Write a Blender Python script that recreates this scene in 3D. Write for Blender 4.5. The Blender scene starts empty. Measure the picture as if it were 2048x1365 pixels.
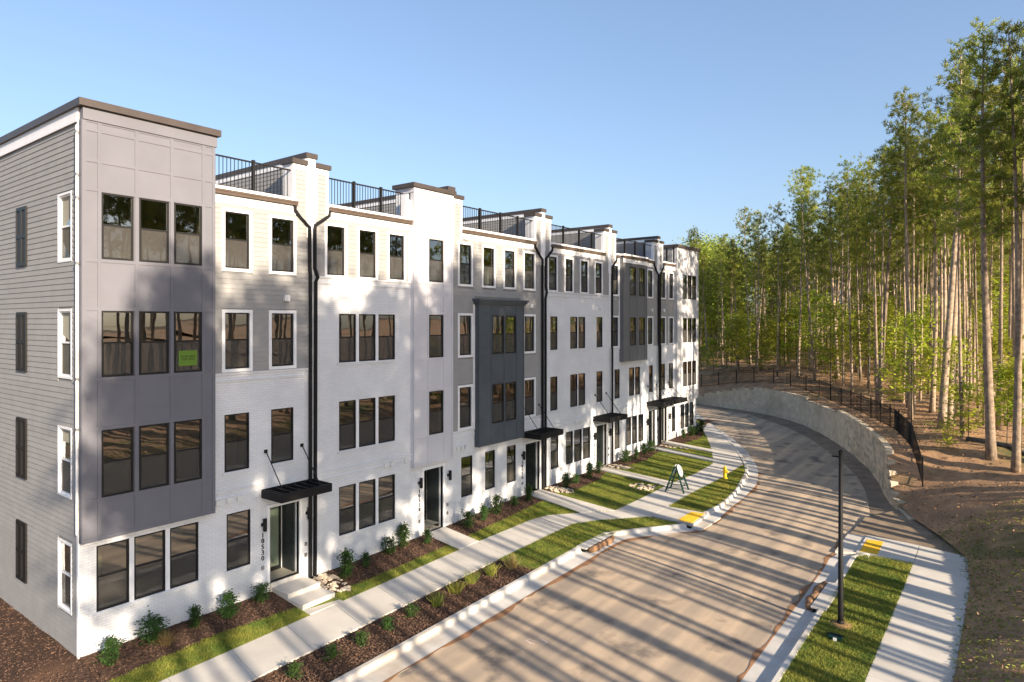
import bpy, math, random
import numpy as np
from mathutils import Vector, Matrix, Euler
random.seed(7); RNG = np.random.default_rng(7)
scene = bpy.context.scene
col = scene.collection

# ------------------------------------------------------------------ camera, sky, sun, exposure
YAW = math.atan(1016 / 1330.0)
cam_d = bpy.data.cameras.new('camera'); cam = bpy.data.objects.new('camera', cam_d); col.objects.link(cam)
cam.location = (19.4, -6.9, 8.7); cam.rotation_euler = (math.radians(90), 0, YAW)
cam_d.sensor_width = 36; cam_d.lens = 36 * 1330 / 2048; cam_d.shift_y = -37.5 / 2048
cam_d.clip_start = 0.1; cam_d.clip_end = 3000
scene.camera = cam

SUN_EL = math.radians(20); SUN_AZ = math.radians(-13.5)     # azimuth from +X
SDIR = Vector((math.cos(SUN_EL) * math.cos(SUN_AZ), math.cos(SUN_EL) * math.sin(SUN_AZ), math.sin(SUN_EL)))
GAM = 0.78
w = bpy.data.worlds.new('World'); scene.world = w; w.use_nodes = True
nt = w.node_tree; bg = nt.nodes['Background']
sky = nt.nodes.new('ShaderNodeTexSky'); sky.sky_type = 'NISHITA'; sky.sun_disc = False
sky.sun_elevation = SUN_EL; sky.sun_rotation = math.radians(90) - SUN_AZ
sky.air_density = 1.0; sky.dust_density = 2.2; sky.ozone_density = 2.0
tint = nt.nodes.new('ShaderNodeMix'); tint.data_type = 'RGBA'; tint.blend_type = 'MULTIPLY'; tint.inputs[0].default_value = 1
tint.inputs[7].default_value = (.91, .98, 1.10, 1)                # camera white balance
gam = nt.nodes.new('ShaderNodeGamma'); gam.inputs[1].default_value = GAM
nt.links.new(sky.outputs[0], gam.inputs[0]); nt.links.new(gam.outputs[0], tint.inputs[6]); nt.links.new(tint.outputs[2], bg.inputs[0]); bg.inputs[1].default_value = 0.128
sun_d = bpy.data.lights.new('sun', 'SUN'); sun_d.energy = 5.0; sun_d.angle = math.radians(0.55); sun_d.color = (1.0, 0.83, 0.62)
sun = bpy.data.objects.new('sun', sun_d); col.objects.link(sun); sun.rotation_euler = SDIR.to_track_quat('Z', 'Y').to_euler()
sun.location = (60, -20, 50)
vs = scene.view_settings; vs.view_transform = 'Standard'; vs.look = 'None'; vs.gamma = 1; vs.use_curve_mapping = False
vs.exposure = 1.22
scene.render.engine = 'CYCLES'
cy = scene.cycles; cy.max_bounces = 8; cy.diffuse_bounces = 3; cy.glossy_bounces = 3; cy.transmission_bounces = 4; cy.transparent_max_bounces = 10
cy.use_denoising = True; cy.caustics_reflective = False; cy.caustics_refractive = False; cy.sample_clamp_indirect = 6

# ------------------------------------------------------------------ materials
def srgb(c):
    return tuple((x / 12.92 if x <= .04045 else ((x + .055) / 1.055) ** 2.4) for x in c)
MATS = {}
def mat(name, color, rough=.8, spec=.3, metal=0, noise=0, nscale=4, bump=0, bscale=40, color2=None, n2=None, detail=4, objrand=0):
    m = bpy.data.materials.new(name); m.use_nodes = True; t = m.node_tree; b = t.nodes['Principled BSDF']
    b.inputs['Roughness'].default_value = rough; b.inputs['Metallic'].default_value = metal
    b.inputs['Specular IOR Level'].default_value = spec
    b.inputs['Base Color'].default_value = (*color, 1)
    geo = t.nodes.new('ShaderNodeNewGeometry')
    last = None
    if noise or color2:
        n = t.nodes.new('ShaderNodeTexNoise'); n.inputs['Scale'].default_value = nscale; n.inputs['Detail'].default_value = detail
        n.inputs['Roughness'].default_value = .6
        t.links.new(geo.outputs['Position'], n.inputs['Vector'])
        r = t.nodes.new('ShaderNodeValToRGB')
        c2 = color2 or tuple(c * (1 - noise) for c in color)
        c1 = color if color2 else tuple(min(1, c * (1 + noise)) for c in color)
        r.color_ramp.elements[0].position = .35; r.color_ramp.elements[1].position = .65
        r.color_ramp.elements[0].color = (*c2, 1); r.color_ramp.elements[1].color = (*c1, 1)
        t.links.new(n.outputs['Fac'], r.inputs['Fac']); last = r.outputs['Color']
        if n2:                                           # second layer: (colour, scale, lo, hi)
            q = t.nodes.new('ShaderNodeTexNoise'); q.inputs['Scale'].default_value = n2[1]; q.inputs['Detail'].default_value = 5
            t.links.new(geo.outputs['Position'], q.inputs['Vector'])
            mr = t.nodes.new('ShaderNodeMapRange'); mr.inputs[1].default_value = n2[2]; mr.inputs[2].default_value = n2[3]
            t.links.new(q.outputs['Fac'], mr.inputs[0])
            mx = t.nodes.new('ShaderNodeMix'); mx.data_type = 'RGBA'
            t.links.new(mr.outputs[0], mx.inputs[0]); t.links.new(last, mx.inputs[6]); mx.inputs[7].default_value = (*n2[0], 1)
            last = mx.outputs[2]
    if objrand:
        oi = t.nodes.new('ShaderNodeObjectInfo'); hs = t.nodes.new('ShaderNodeHueSaturation')
        mr = t.nodes.new('ShaderNodeMapRange'); mr.inputs[3].default_value = 1 - objrand; mr.inputs[4].default_value = 1 + objrand
        t.links.new(oi.outputs['Random'], mr.inputs[0]); t.links.new(mr.outputs[0], hs.inputs['Value'])
        if last: t.links.new(last, hs.inputs['Color'])
        else: hs.inputs['Color'].default_value = (*color, 1)
        last = hs.outputs['Color']
    if last: t.links.new(last, b.inputs['Base Color'])
    if bump:
        n = t.nodes.new('ShaderNodeTexNoise'); n.inputs['Scale'].default_value = bscale; n.inputs['Detail'].default_value = 5
        t.links.new(geo.outputs['Position'], n.inputs['Vector'])
        bp = t.nodes.new('ShaderNodeBump'); bp.inputs['Strength'].default_value = bump; bp.inputs['Distance'].default_value = .02
        t.links.new(n.outputs['Fac'], bp.inputs['Height']); t.links.new(bp.outputs[0], b.inputs['Normal'])
    MATS[name] = m
    return m
def brick_mat():
    m = mat('white_brick', (.84, .835, .83), rough=.65)
    t = m.node_tree; b = t.nodes['Principled BSDF']
    g = t.nodes.new('ShaderNodeNewGeometry'); s = t.nodes.new('ShaderNodeSeparateXYZ'); c = t.nodes.new('ShaderNodeCombineXYZ')
    t.links.new(g.outputs['Position'], s.inputs[0])
    a = t.nodes.new('ShaderNodeMath'); t.links.new(s.outputs[0], a.inputs[0]); t.links.new(s.outputs[1], a.inputs[1])
    t.links.new(a.outputs[0], c.inputs[0]); t.links.new(s.outputs[2], c.inputs[1])
    bt = t.nodes.new('ShaderNodeTexBrick'); t.links.new(c.outputs[0], bt.inputs['Vector'])
    bt.inputs['Scale'].default_value = 1; bt.inputs['Brick Width'].default_value = .21; bt.inputs['Row Height'].default_value = .075
    bt.inputs['Mortar Size'].default_value = .006; bt.inputs['Mortar Smooth'].default_value = .3
    bt.inputs['Color1'].default_value = (.83, .845, .885, 1); bt.inputs['Color2'].default_value = (.785, .80, .84, 1); bt.inputs['Mortar'].default_value = (.66, .67, .71, 1)
    n = t.nodes.new('ShaderNodeTexNoise'); n.inputs['Scale'].default_value = .9; t.links.new(g.outputs['Position'], n.inputs['Vector'])
    mx = t.nodes.new('ShaderNodeMix'); mx.data_type = 'RGBA'; mx.blend_type = 'MULTIPLY'; mx.inputs[0].default_value = .25
    t.links.new(bt.outputs['Color'], mx.inputs[6]); t.links.new(n.outputs['Fac'], mx.inputs[7]); t.links.new(mx.outputs[2], b.inputs['Base Color'])
    bp = t.nodes.new('ShaderNodeBump'); bp.inputs['Strength'].default_value = .7; bp.inputs['Distance'].default_value = .006; bp.invert = True
    t.links.new(bt.outputs['Fac'], bp.inputs['Height']); t.links.new(bp.outputs[0], b.inputs['Normal'])
    return m
def glass_mat(name, tint, refl=.16):
    m = bpy.data.materials.new(name); m.use_nodes = True; t = m.node_tree; t.nodes.clear()
    o = t.nodes.new('ShaderNodeOutputMaterial'); mx = t.nodes.new('ShaderNodeMixShader')
    tr = t.nodes.new('ShaderNodeBsdfTransparent'); tr.inputs[0].default_value = (*tint, 1)
    gl = t.nodes.new('ShaderNodeBsdfGlossy'); gl.inputs['Roughness'].default_value = .0; gl.inputs[0].default_value = (1, 1, 1, 1)
    fr = t.nodes.new('ShaderNodeFresnel'); fr.inputs[0].default_value = 1.5
    ma = t.nodes.new('ShaderNodeMath'); ma.operation = 'MULTIPLY_ADD'; ma.inputs[1].default_value = 1.3; ma.inputs[2].default_value = refl
    g = t.nodes.new('ShaderNodeNewGeometry'); n = t.nodes.new('ShaderNodeTexNoise'); n.inputs['Scale'].default_value = .9
    t.links.new(g.outputs['Position'], n.inputs['Vector'])
    bp = t.nodes.new('ShaderNodeBump'); bp.inputs['Strength'].default_value = .12; bp.inputs['Distance'].default_value = .02
    t.links.new(n.outputs['Fac'], bp.inputs['Height']); t.links.new(bp.outputs[0], gl.inputs['Normal'])
    t.links.new(fr.outputs[0], ma.inputs[0]); t.links.new(ma.outputs[0], mx.inputs[0]); t.links.new(tr.outputs[0], mx.inputs[1]); t.links.new(gl.outputs[0], mx.inputs[2])
    t.links.new(mx.outputs[0], o.inputs[0]); MATS[name] = m
def screen_mat():
    m = bpy.data.materials.new('insect_screen'); m.use_nodes = True; t = m.node_tree; t.nodes.clear()
    o = t.nodes.new('ShaderNodeOutputMaterial'); mx = t.nodes.new('ShaderNodeMixShader'); mx.inputs[0].default_value = .55
    tr = t.nodes.new('ShaderNodeBsdfTransparent'); df = t.nodes.new('ShaderNodeBsdfDiffuse'); df.inputs[0].default_value = (.10, .095, .09, 1)
    t.links.new(tr.outputs[0], mx.inputs[1]); t.links.new(df.outputs[0], mx.inputs[2]); t.links.new(mx.outputs[0], o.inputs[0]); MATS['insect_screen'] = m
def leaf_mat(name, c1, c2, trans=.35, scale=.35, objrand=.25):
    m = bpy.data.materials.new(name); m.use_nodes = True; t = m.node_tree; t.nodes.clear()
    o = t.nodes.new('ShaderNodeOutputMaterial'); mx = t.nodes.new('ShaderNodeMixShader'); mx.inputs[0].default_value = trans
    df = t.nodes.new('ShaderNodeBsdfPrincipled'); df.inputs['Roughness'].default_value = .55; df.inputs['Specular IOR Level'].default_value = .25
    tl = t.nodes.new('ShaderNodeBsdfTranslucent')
    g = t.nodes.new('ShaderNodeNewGeometry'); n = t.nodes.new('ShaderNodeTexNoise'); n.inputs['Scale'].default_value = scale; n.inputs['Detail'].default_value = 6; n.inputs['Roughness'].default_value = .75
    t.links.new(g.outputs['Position'], n.inputs['Vector'])
    r = t.nodes.new('ShaderNodeValToRGB'); r.color_ramp.elements[0].position = .36; r.color_ramp.elements[1].position = .64
    r.color_ramp.elements[0].color = (*c1, 1); r.color_ramp.elements[1].color = (*c2, 1); t.links.new(n.outputs['Fac'], r.inputs[0])
    oi = t.nodes.new('ShaderNodeObjectInfo'); hs = t.nodes.new('ShaderNodeHueSaturation'); mr = t.nodes.new('ShaderNodeMapRange')
    mr.inputs[3].default_value = 1 - objrand; mr.inputs[4].default_value = 1 + objrand
    mh = t.nodes.new('ShaderNodeMapRange'); mh.inputs[3].default_value = .49; mh.inputs[4].default_value = .515
    t.links.new(oi.outputs['Random'], mr.inputs[0]); t.links.new(mr.outputs[0], hs.inputs['Value']); t.links.new(oi.outputs['Random'], mh.inputs[0]); t.links.new(mh.outputs[0], hs.inputs['Hue'])
    t.links.new(r.outputs[0], hs.inputs['Color']); t.links.new(hs.outputs[0], df.inputs['Base Color'])
    t.links.new(hs.outputs[0], tl.inputs[0])
    t.links.new(df.outputs[0], mx.inputs[1]); t.links.new(tl.outputs[0], mx.inputs[2]); t.links.new(mx.outputs[0], o.inputs[0]); MATS[name] = m
def emit_mat(name, c, s):
    m = bpy.data.materials.new(name); m.use_nodes = True; b = m.node_tree.nodes['Principled BSDF']
    b.inputs['Emission Color'].default_value = (*c, 1); b.inputs['Emission Strength'].default_value = s; MATS[name] = m
brick_mat(); glass_mat('window_glass', (.60, .68, .58), refl=.2); screen_mat()
mat('grey_siding', (.30, .297, .298), rough=.7, noise=.05, nscale=2, bump=.08, bscale=60, objrand=.035)
mat('grey_siding_dark', (.235, .233, .236), rough=.7, noise=.05, nscale=2, objrand=.03)
mat('bay_grey', (.148, .150, .178), rough=.65, noise=.04, nscale=1.2, bump=.04, bscale=90, objrand=.03)
mat('bay_white', (.57, .565, .61), rough=.65, noise=.03, nscale=1.2, objrand=.02)
mat('bay_slate', (.078, .092, .108), rough=.6, noise=.06, nscale=1.2, objrand=.05)
mat('bay_charcoal', (.15, .152, .158), rough=.6, noise=.05, nscale=1.2, objrand=.04)
mat('bay_pale', (.47, .475, .50), rough=.65, noise=.03, nscale=1.2, objrand=.03)
mat('white_trim', (.80, .805, .83), rough=.5, noise=.03, nscale=1.5)
mat('interior_paint', (.33, .315, .255), rough=.9, noise=.05, nscale=.7)
mat('interior_floor', (.30, .22, .15), rough=.5)
mat('black_frame', (.012, .012, .013), rough=.45)
mat('black_metal', (.010, .010, .011), rough=.6, spec=.25)
mat('bronze_cap', (.075, .062, .058), rough=.45, metal=.2, noise=.1, nscale=2)
mat('gutter_brown', (.10, .075, .06), rough=.4, noise=.1, nscale=2)
mat('door_slate', (.03, .038, .04), rough=.4)
mat('roof_deck', (.3, .29, .28), rough=.9, noise=.1)
mat('concrete', (.55, .52, .475), rough=.85, noise=.07, nscale=.8, bump=.12, bscale=90, n2=((.42, .37, .31), .35, .56, .8), objrand=.05)
mat('curb_concrete', (.54, .52, .49), rough=.85, noise=.09, nscale=1.5, bump=.12, bscale=80, n2=((.40, .34, .28), .6, .52, .72), objrand=.05)
mat('asphalt', (.55, .425, .305), rough=.92, spec=.12, nscale=.45, color2=(.39, .32, .255), detail=9, bump=.35, bscale=120, n2=((.21, .18, .155), .9, .56, .70))
mat('dirt', (.17, .105, .068), rough=.95, spec=.1, color2=(.10, .068, .05), nscale=.9, detail=8, bump=.8, bscale=14, n2=((.075, .085, .035), .22, .54, .68))
mat('straw', (.46, .28, .16), rough=.95, spec=.1, color2=(.28, .18, .11), nscale=1.3, detail=8, bump=.8, bscale=10, n2=((.11, .12, .045), .25, .56, .7))
mat('shoulder_dirt', (.31, .24, .175), rough=.95, spec=.1, color2=(.20, .155, .115), nscale=1.2, detail=8, bump=.7, bscale=20)
mat('mulch', (.085, .052, .038), rough=.95, spec=.1, color2=(.045, .03, .024), nscale=9, detail=6, bump=1, bscale=35, n2=((.12, .07, .045), .5, .55, .7))
mat('chips', (.19, .115, .08), rough=.95, spec=.1, color2=(.06, .042, .034), nscale=14)
mat('lawn', (.17, .19, .045), rough=.95, spec=.1, color2=(.10, .14, .03), nscale=2.2, detail=8, bump=.6, bscale=50, n2=((.20, .17, .06), .55, .55, .72))
mat('stone_tan', (.48, .40, .31), rough=.8, noise=.2, nscale=6, bump=.2, bscale=30, objrand=.3)
mat('block_concrete', (.62, .52, .385), rough=.9, noise=.14, nscale=2.2, bump=.6, bscale=25, n2=((.45, .37, .26), .35, .48, .68), objrand=.22)
mat('bark', (.40, .31, .23), rough=.95, spec=.1, color2=(.20, .155, .12), nscale=5, detail=8, bump=1, bscale=12, objrand=.25)
mat('bark_grey', (.19, .17, .145), rough=.95, spec=.1, color2=(.10, .09, .08), nscale=5, detail=8, bump=.6, bscale=12)
mat('hydrant_yellow', (.75, .50, .02), rough=.4, noise=.05)
mat('tactile_yellow', (.80, .47, .03), rough=.7, noise=.08, nscale=3)
mat('sign_green', (.008, .04, .034), rough=.5)
mat('sale_green', (.12, .22, .03), rough=.5)
mat('sign_white', (.75, .76, .76), rough=.5)
mat('sock', (.33, .19, .10), rough=.95, color2=(.17, .10, .06), nscale=5, bump=.6, bscale=30)
mat('chalk', (.62, .52, .48), rough=.9)
mat('vent_white', (.7, .7, .7), rough=.5)
mat('steel', (.35, .35, .36), rough=.35, metal=.8)
mat('far_wall', (.45, .43, .42), rough=.8, noise=.05)
def road_streaks():
    t = MATS['asphalt'].node_tree; b = t.nodes['Principled BSDF']; src = b.inputs['Base Color'].links[0].from_socket
    g = t.nodes.new('ShaderNodeNewGeometry'); mp = t.nodes.new('ShaderNodeMapping'); mp.inputs['Scale'].default_value = (1.6, .10, 1)
    n = t.nodes.new('ShaderNodeTexNoise'); n.inputs['Scale'].default_value = 1; n.inputs['Detail'].default_value = 7
    t.links.new(g.outputs['Position'], mp.inputs[0]); t.links.new(mp.outputs[0], n.inputs['Vector'])
    r = t.nodes.new('ShaderNodeValToRGB'); r.color_ramp.elements[0].position = .38; r.color_ramp.elements[1].position = .62
    r.color_ramp.elements[0].color = (.72, .74, .78, 1); r.color_ramp.elements[1].color = (1.12, 1.1, 1.06, 1)
    m = t.nodes.new('ShaderNodeMix'); m.data_type = 'RGBA'; m.blend_type = 'MULTIPLY'; m.inputs[0].default_value = .8
    t.links.new(n.outputs['Fac'], r.inputs[0]); t.links.new(src, m.inputs[6]); t.links.new(r.outputs[0], m.inputs[7]); t.links.new(m.outputs[2], b.inputs['Base Color'])
road_streaks()
mat('red_dirt', (.36, .19, .10), rough=.95, spec=.1, color2=(.24, .14, .085), nscale=3, detail=8, bump=.5, bscale=30)
emit_mat('lamp_glow', (1, .82, .5), 6)
leaf_mat('pine_needles', (.13, .18, .032), (.41, .41, .07), trans=.48, scale=.5)
leaf_mat('sapling_leaves', (.22, .31, .03), (.56, .53, .065), trans=.52, scale=.8, objrand=.2)
leaf_mat('tree_leaves', (.14, .20, .03), (.42, .42, .07), trans=.4, scale=.6)
leaf_mat('shrub_leaves', (.025, .06, .012), (.07, .13, .03), trans=.25, scale=4, objrand=.15)
leaf_mat('grass_blades', (.12, .19, .035), (.36, .34, .07), trans=.35, scale=1.2, objrand=0)
leaf_mat('dry_grass', (.26, .18, .07), (.36, .27, .12), trans=.3, scale=3)
leaf_mat('leaf_litter', (.13, .08, .05), (.42, .27, .15), trans=.1, scale=9, objrand=0)

# ------------------------------------------------------------------ mesh helpers
class MB:
    def __init__(s): s.v = []; s.f = []
    def box(s, x0, x1, y0, y1, z0, z1):
        n = len(s.v)
        s.v += [(x0, y0, z0), (x1, y0, z0), (x1, y1, z0), (x0, y1, z0), (x0, y0, z1), (x1, y0, z1), (x1, y1, z1), (x0, y1, z1)]
        s.f += [tuple(n + i for i in q) for q in ((0, 3, 2, 1), (4, 5, 6, 7), (0, 1, 5, 4), (1, 2, 6, 5), (2, 3, 7, 6), (3, 0, 4, 7))]
        return s
    def hexa(s, p):              # 8 points bottom 4 (ccw) + top 4
        n = len(s.v); s.v += [tuple(q) for q in p]
        s.f += [tuple(n + i for i in q) for q in ((0, 3, 2, 1), (4, 5, 6, 7), (0, 1, 5, 4), (1, 2, 6, 5), (2, 3, 7, 6), (3, 0, 4, 7))]
        return s
    def quad(s, a, b, c, d):
        n = len(s.v); s.v += [tuple(a), tuple(b), tuple(c), tuple(d)]; s.f.append((n, n + 1, n + 2, n + 3)); return s
    def tube(s, pts, rad, sides=8, cap=True):
        pts = [Vector(p) for p in pts]; n0 = len(s.v); up = Vector((0, 0, 1))
        rad = rad if isinstance(rad, (list, tuple)) else [rad] * len(pts)
        for i, p in enumerate(pts):
            d = (pts[min(i + 1, len(pts) - 1)] - pts[max(i - 1, 0)]).normalized()
            a = d.cross(Vector((1, 0, 0)) if abs(d.z) > .9 else up).normalized(); b = d.cross(a)
            for k in range(sides):
                t = 2 * math.pi * (k + .5) / sides; s.v.append(tuple(p + (a * math.cos(t) + b * math.sin(t)) * rad[i]))
        for i in range(len(pts) - 1):
            for k in range(sides):
                k2 = (k + 1) % sides; s.f.append((n0 + i * sides + k, n0 + i * sides + k2, n0 + (i + 1) * sides + k2, n0 + (i + 1) * sides + k))
        if cap:
            s.f.append(tuple(n0 + k for k in range(sides))[::-1]); m = n0 + (len(pts) - 1) * sides; s.f.append(tuple(m + k for k in range(sides)))
        return s
    def prism(s, poly, z0, z1):  # poly in xy
        n = len(s.v); k = len(poly)
        s.v += [(x, y, z0) for x, y in poly] + [(x, y, z1) for x, y in poly]
        s.f.append(tuple(range(n, n + k))[::-1]); s.f.append(tuple(range(n + k, n + 2 * k)))
        for i in range(k): j = (i + 1) % k; s.f.append((n + i, n + j, n + k + j, n + k + i))
        return s
    def lathe(s, prof, cx, cy, sides=16):
        n = len(s.v)
        for r, z in prof:
            for k in range(sides): t = 2 * math.pi * k / sides; s.v.append((cx + r * math.cos(t), cy + r * math.sin(t), z))
        for i in range(len(prof) - 1):
            for k in range(sides): k2 = (k + 1) % sides; s.f.append((n + i * sides + k, n + i * sides + k2, n + (i + 1) * sides + k2, n + (i + 1) * sides + k))
        m = n + (len(prof) - 1) * sides; s.f.append(tuple(m + k for k in range(sides)))
        return s
    def mesh(s, name, m, smooth=False):
        me = bpy.data.meshes.new(name); me.from_pydata(s.v, [], s.f); me.materials.append(MATS[m])
        if smooth: me.polygons.foreach_set('use_smooth', [True] * len(me.polygons))
        me.update(); return me
    def build(s, name, m, parent=None, smooth=False, bevel=0):
        o = link(bpy.data.objects.new(name, s.mesh(name, m, smooth)), parent)
        if bevel:
            md = o.modifiers.new('edge', 'BEVEL'); md.width = bevel; md.segments = 2; md.limit_method = 'ANGLE'
        return o
def np_mesh(name, m, verts, faces):     # verts (n,3), faces (k,nv)
    me = bpy.data.meshes.new(name); nv = len(verts); nf, k = faces.shape
    me.vertices.add(nv); me.vertices.foreach_set('co', verts.astype(np.float32).ravel())
    me.loops.add(nf * k); me.loops.foreach_set('vertex_index', faces.astype(np.int32).ravel())
    me.polygons.add(nf); me.polygons.foreach_set('loop_start', np.arange(0, nf * k, k, dtype=np.int32))
    me.materials.append(MATS[m]); me.update(calc_edges=True); me.validate(); return me
def link(o, parent=None):
    col.objects.link(o)
    if parent is not None:
        o.parent = parent
        if parent.get('_w'): o.matrix_parent_inverse = Matrix.Translation(-Vector(parent['_w']))
        if parent.get('_w'): o['_w'] = parent['_w'] if False else [0, 0, 0]
    return o
def thing(name, label, cat, loc=(0, 0, 0), group=None, kind=None, parent=None):
    o = bpy.data.objects.new(name, None); o.empty_display_size = .2; o.location = loc; o['_w'] = list(loc); col.objects.link(o)
    if label: o['label'] = label
    if cat: o['category'] = cat
    if group: o['group'] = group
    if kind: o['kind'] = kind
    return o
def tag(o, label=None, cat=None, group=None, kind=None):
    for k, v in (('label', label), ('category', cat), ('group', group), ('kind', kind)):
        if v: o[k] = v
    return o
def part(name, parent):                  # an Empty part (world coordinates inside)
    return link(bpy.data.objects.new(name, None), parent)
def piece(name, me, parent, loc, scale=(1, 1, 1), rot=(0, 0, 0)):
    o = bpy.data.objects.new(name, me); o.location = loc; o.scale = scale; o.rotation_euler = rot
    return link(o, parent)
def text_mesh(body, size, m, depth=.01):
    c = bpy.data.curves.new('lettering', 'FONT'); c.body = body; c.size = size; c.extrude = depth; c.align_x = 'CENTER'; c.align_y = 'CENTER'; c.resolution_u = 3; c.space_line = .95
    o = bpy.data.objects.new('lettering', c); col.objects.link(o); bpy.context.view_layer.update()
    me = bpy.data.meshes.new_from_object(o.evaluated_get(bpy.context.evaluated_depsgraph_get()))
    me.materials.clear(); me.materials.append(MATS[m]); bpy.data.objects.remove(o); bpy.data.curves.remove(c); return me
def interp(tab):
    xs = [a for a, b in tab]; ys = [b for a, b in tab]
    return lambda v: np.interp(v, xs, ys)
UNIT = {}
def unit_box(m):                          # unit cube [0,1]^3, shared
    if m not in UNIT: UNIT[m] = MB().box(0, 1, 0, 1, 0, 1).mesh('piece', m)
    return UNIT[m]
def bpiece(name, m, parent, x0, x1, y0, y1, z0, z1):
    return piece(name, unit_box(m), parent, (x0, y0, z0), (x1 - x0, y1 - y0, z1 - z0))

# ------------------------------------------------------------------ ground levels
pY = lambda y: -.40 + .023 * np.clip(y, -40, 75)
fb = interp([(-30, -.05), (0, 0), (8, -.08), (13, 0), (18, .18), (22, .22), (28, .28), (36, .5), (42, .66), (60, .9)])
SW = [((2.12, -30), (3.95, -30)), ((2.12, 13.4), (3.97, 12.9)), ((2.25, 16.9), (4.02, 16.5)), ((2.5, 17.9), (4.07, 17.5)), ((3.47, 19.0), (4.84, 18.74)), ((4.62, 20.1), (6.33, 20.3)),
      ((4.72, 22.5), (6.35, 22.5)), ((4.74, 25.5), (6.38, 25.4)), ((5.0, 28.8), (6.54, 28.7)), ((4.94, 31.6), (6.47, 32.4)), ((4.31, 33.3), (5.38, 34.8)),
      ((3.2, 35.9), (3.82, 37.85)), ((1.47, 39.6), (2.7, 39.9)), ((-.63, 43.65), (.23, 44.2)), ((-4.2, 49), (-3, 49.0))]
xs_in = interp([(a[1], a[0]) for a, b in SW])
xs_out = interp([(b[1], b[0]) for a, b in SW])
xm = interp([(-30, 2.0), (0, 1.42), (3, 1.25), (5.5, 1.5), (9.7, 1.6), (13.6, 1.5), (16, 1.4), (19.5, 1.3), (20.7, 1.0), (22, 1.5), (24.5, 1.4), (26, .9), (28, 1.1), (30, 1.45), (32, 1.1), (34, .9), (36, 1.3), (38.5, 1.5), (40, 1.1), (41.5, .5), (43, -.2), (50, -4)])
def zfront(x, y):
    t = np.clip(x / np.maximum(xs_in(y), .6), 0, 1); return fb(y) * (1 - t) + (pY(y) - .012) * t
# path of the wall and bank foot: x, y, wall height, further rise
PATH = np.array([(17.98, -45, 0, 1.0), (17.98, 5, 0, 1.0), (17.98, 14, 0, 1.3), (17.98, 19.5, 0, 1.7), (17.75, 22.3, 0, 2.0), (16.8, 24.3, 0, 2.1), (15.5, 26.6, 0, 2.0), (14.65, 28.5, .2, 2.0), (14.05, 30.4, 2.0, .5), (13.5, 32.6, 2.05, .5),
        (12.55, 35.6, 2.1, .5), (11.0, 39.4, 2.0, .5), (9.4, 42.7, 1.9, .6), (7.6, 46.0, 1.8, .7), (5.9, 48.6, 1.9, .9), (4.15, 50.6, 2.0, 1.1), (2.5, 52.0, 2.1, 1.3), (.7, 53.15, 2.0, 1.5), (-2.7, 54.5, 1.3, 2.2),
        (-5.3, 55.4, .6, 2.6), (-9, 56.5, .2, 2.9), (-20, 58.5, 0, 3), (-60, 63, 0, 3), (-260, 80, 0, 3)])
def resample(P, step):
    seg = np.hypot(*(np.diff(P[:, :2], axis=0).T)); cum = np.r_[0, np.cumsum(seg)]; n = max(2, int(cum[-1] / step)); s = np.linspace(0, cum[-1], n)
    return np.c_[tuple(np.interp(s, cum, P[:, k]) for k in range(P.shape[1]))], s
def normals(Q):
    d = np.gradient(Q[:, :2], axis=0); d /= np.hypot(d[:, 0], d[:, 1])[:, None] + 1e-9
    return np.c_[d[:, 1], -d[:, 0]]
def noise2(x, y):
    return .5 * np.sin(x * .7 + 1.3 * np.sin(y * .45)) * np.cos(y * .6 + .8 * np.sin(x * .38)) + .3 * np.sin(x * 1.9 + y * 1.1) * np.cos(y * 1.7 - x * .6) + .2 * np.sin(x * 3.7 - y * 2.9)
def bank_z(px, py_, wh, rise, d, x, y):
    t = np.clip(d / 6.5, 0, 1); t = t * (2 - t)
    return pY(py_) + wh - .03 + rise * t + np.clip(.045 * (d - 7), 0, 3.0) + .13 * noise2(x, y) * np.clip(d / 3, 0, 1)
QF, _ = resample(PATH, .5); QN = normals(QF)
def hill(x, y):
    dd = (QF[:, 0] - x) ** 2 + (QF[:, 1] - y) ** 2; i = int(np.argmin(dd)); q = QF[i]; d = (x - q[0]) * QN[i, 0] + (y - q[1]) * QN[i, 1]
    return float(bank_z(q[0], q[1], q[2], q[3], max(d, 0), x, y)), d

def grid_mesh(name, m, V, parent=None, kind=None, smooth=True):        # V (n,k,3)
    n, k, _ = V.shape; i = np.arange(n * k).reshape(n, k)
    f = np.stack([i[:-1, :-1], i[:-1, 1:], i[1:, 1:], i[1:, :-1]], -1).reshape(-1, 4)
    me = np_mesh(name, m, V.reshape(-1, 3), f)
    if smooth: me.polygons.foreach_set('use_smooth', [True] * len(me.polygons))
    o = link(bpy.data.objects.new(name, me), parent)
    if kind: o['kind'] = kind
    return o
def lerp_strip(A, B, n):                 # A,B (k,2+) -> (k,n,dim)
    t = np.linspace(0, 1, n)[None, :, None]; return A[:, None, :] * (1 - t) + B[:, None, :] * t

# base sheet to the horizon
gx = np.r_[-1500, -600, -250, -120, np.arange(-60, 61, 4.), 120, 300, 700, 1500]; gy = np.r_[-1500, -500, -150, -80, np.arange(-48, 81, 4.), 120, 250, 600, 1500]
GX, GY = np.meshgrid(gx, gy); tag(grid_mesh('ground', 'dirt', np.stack([GX, GY, pY(GY) - .30 + 0 * GX], -1)), kind='structure', label='bare brown earth around the houses and road')
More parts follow.
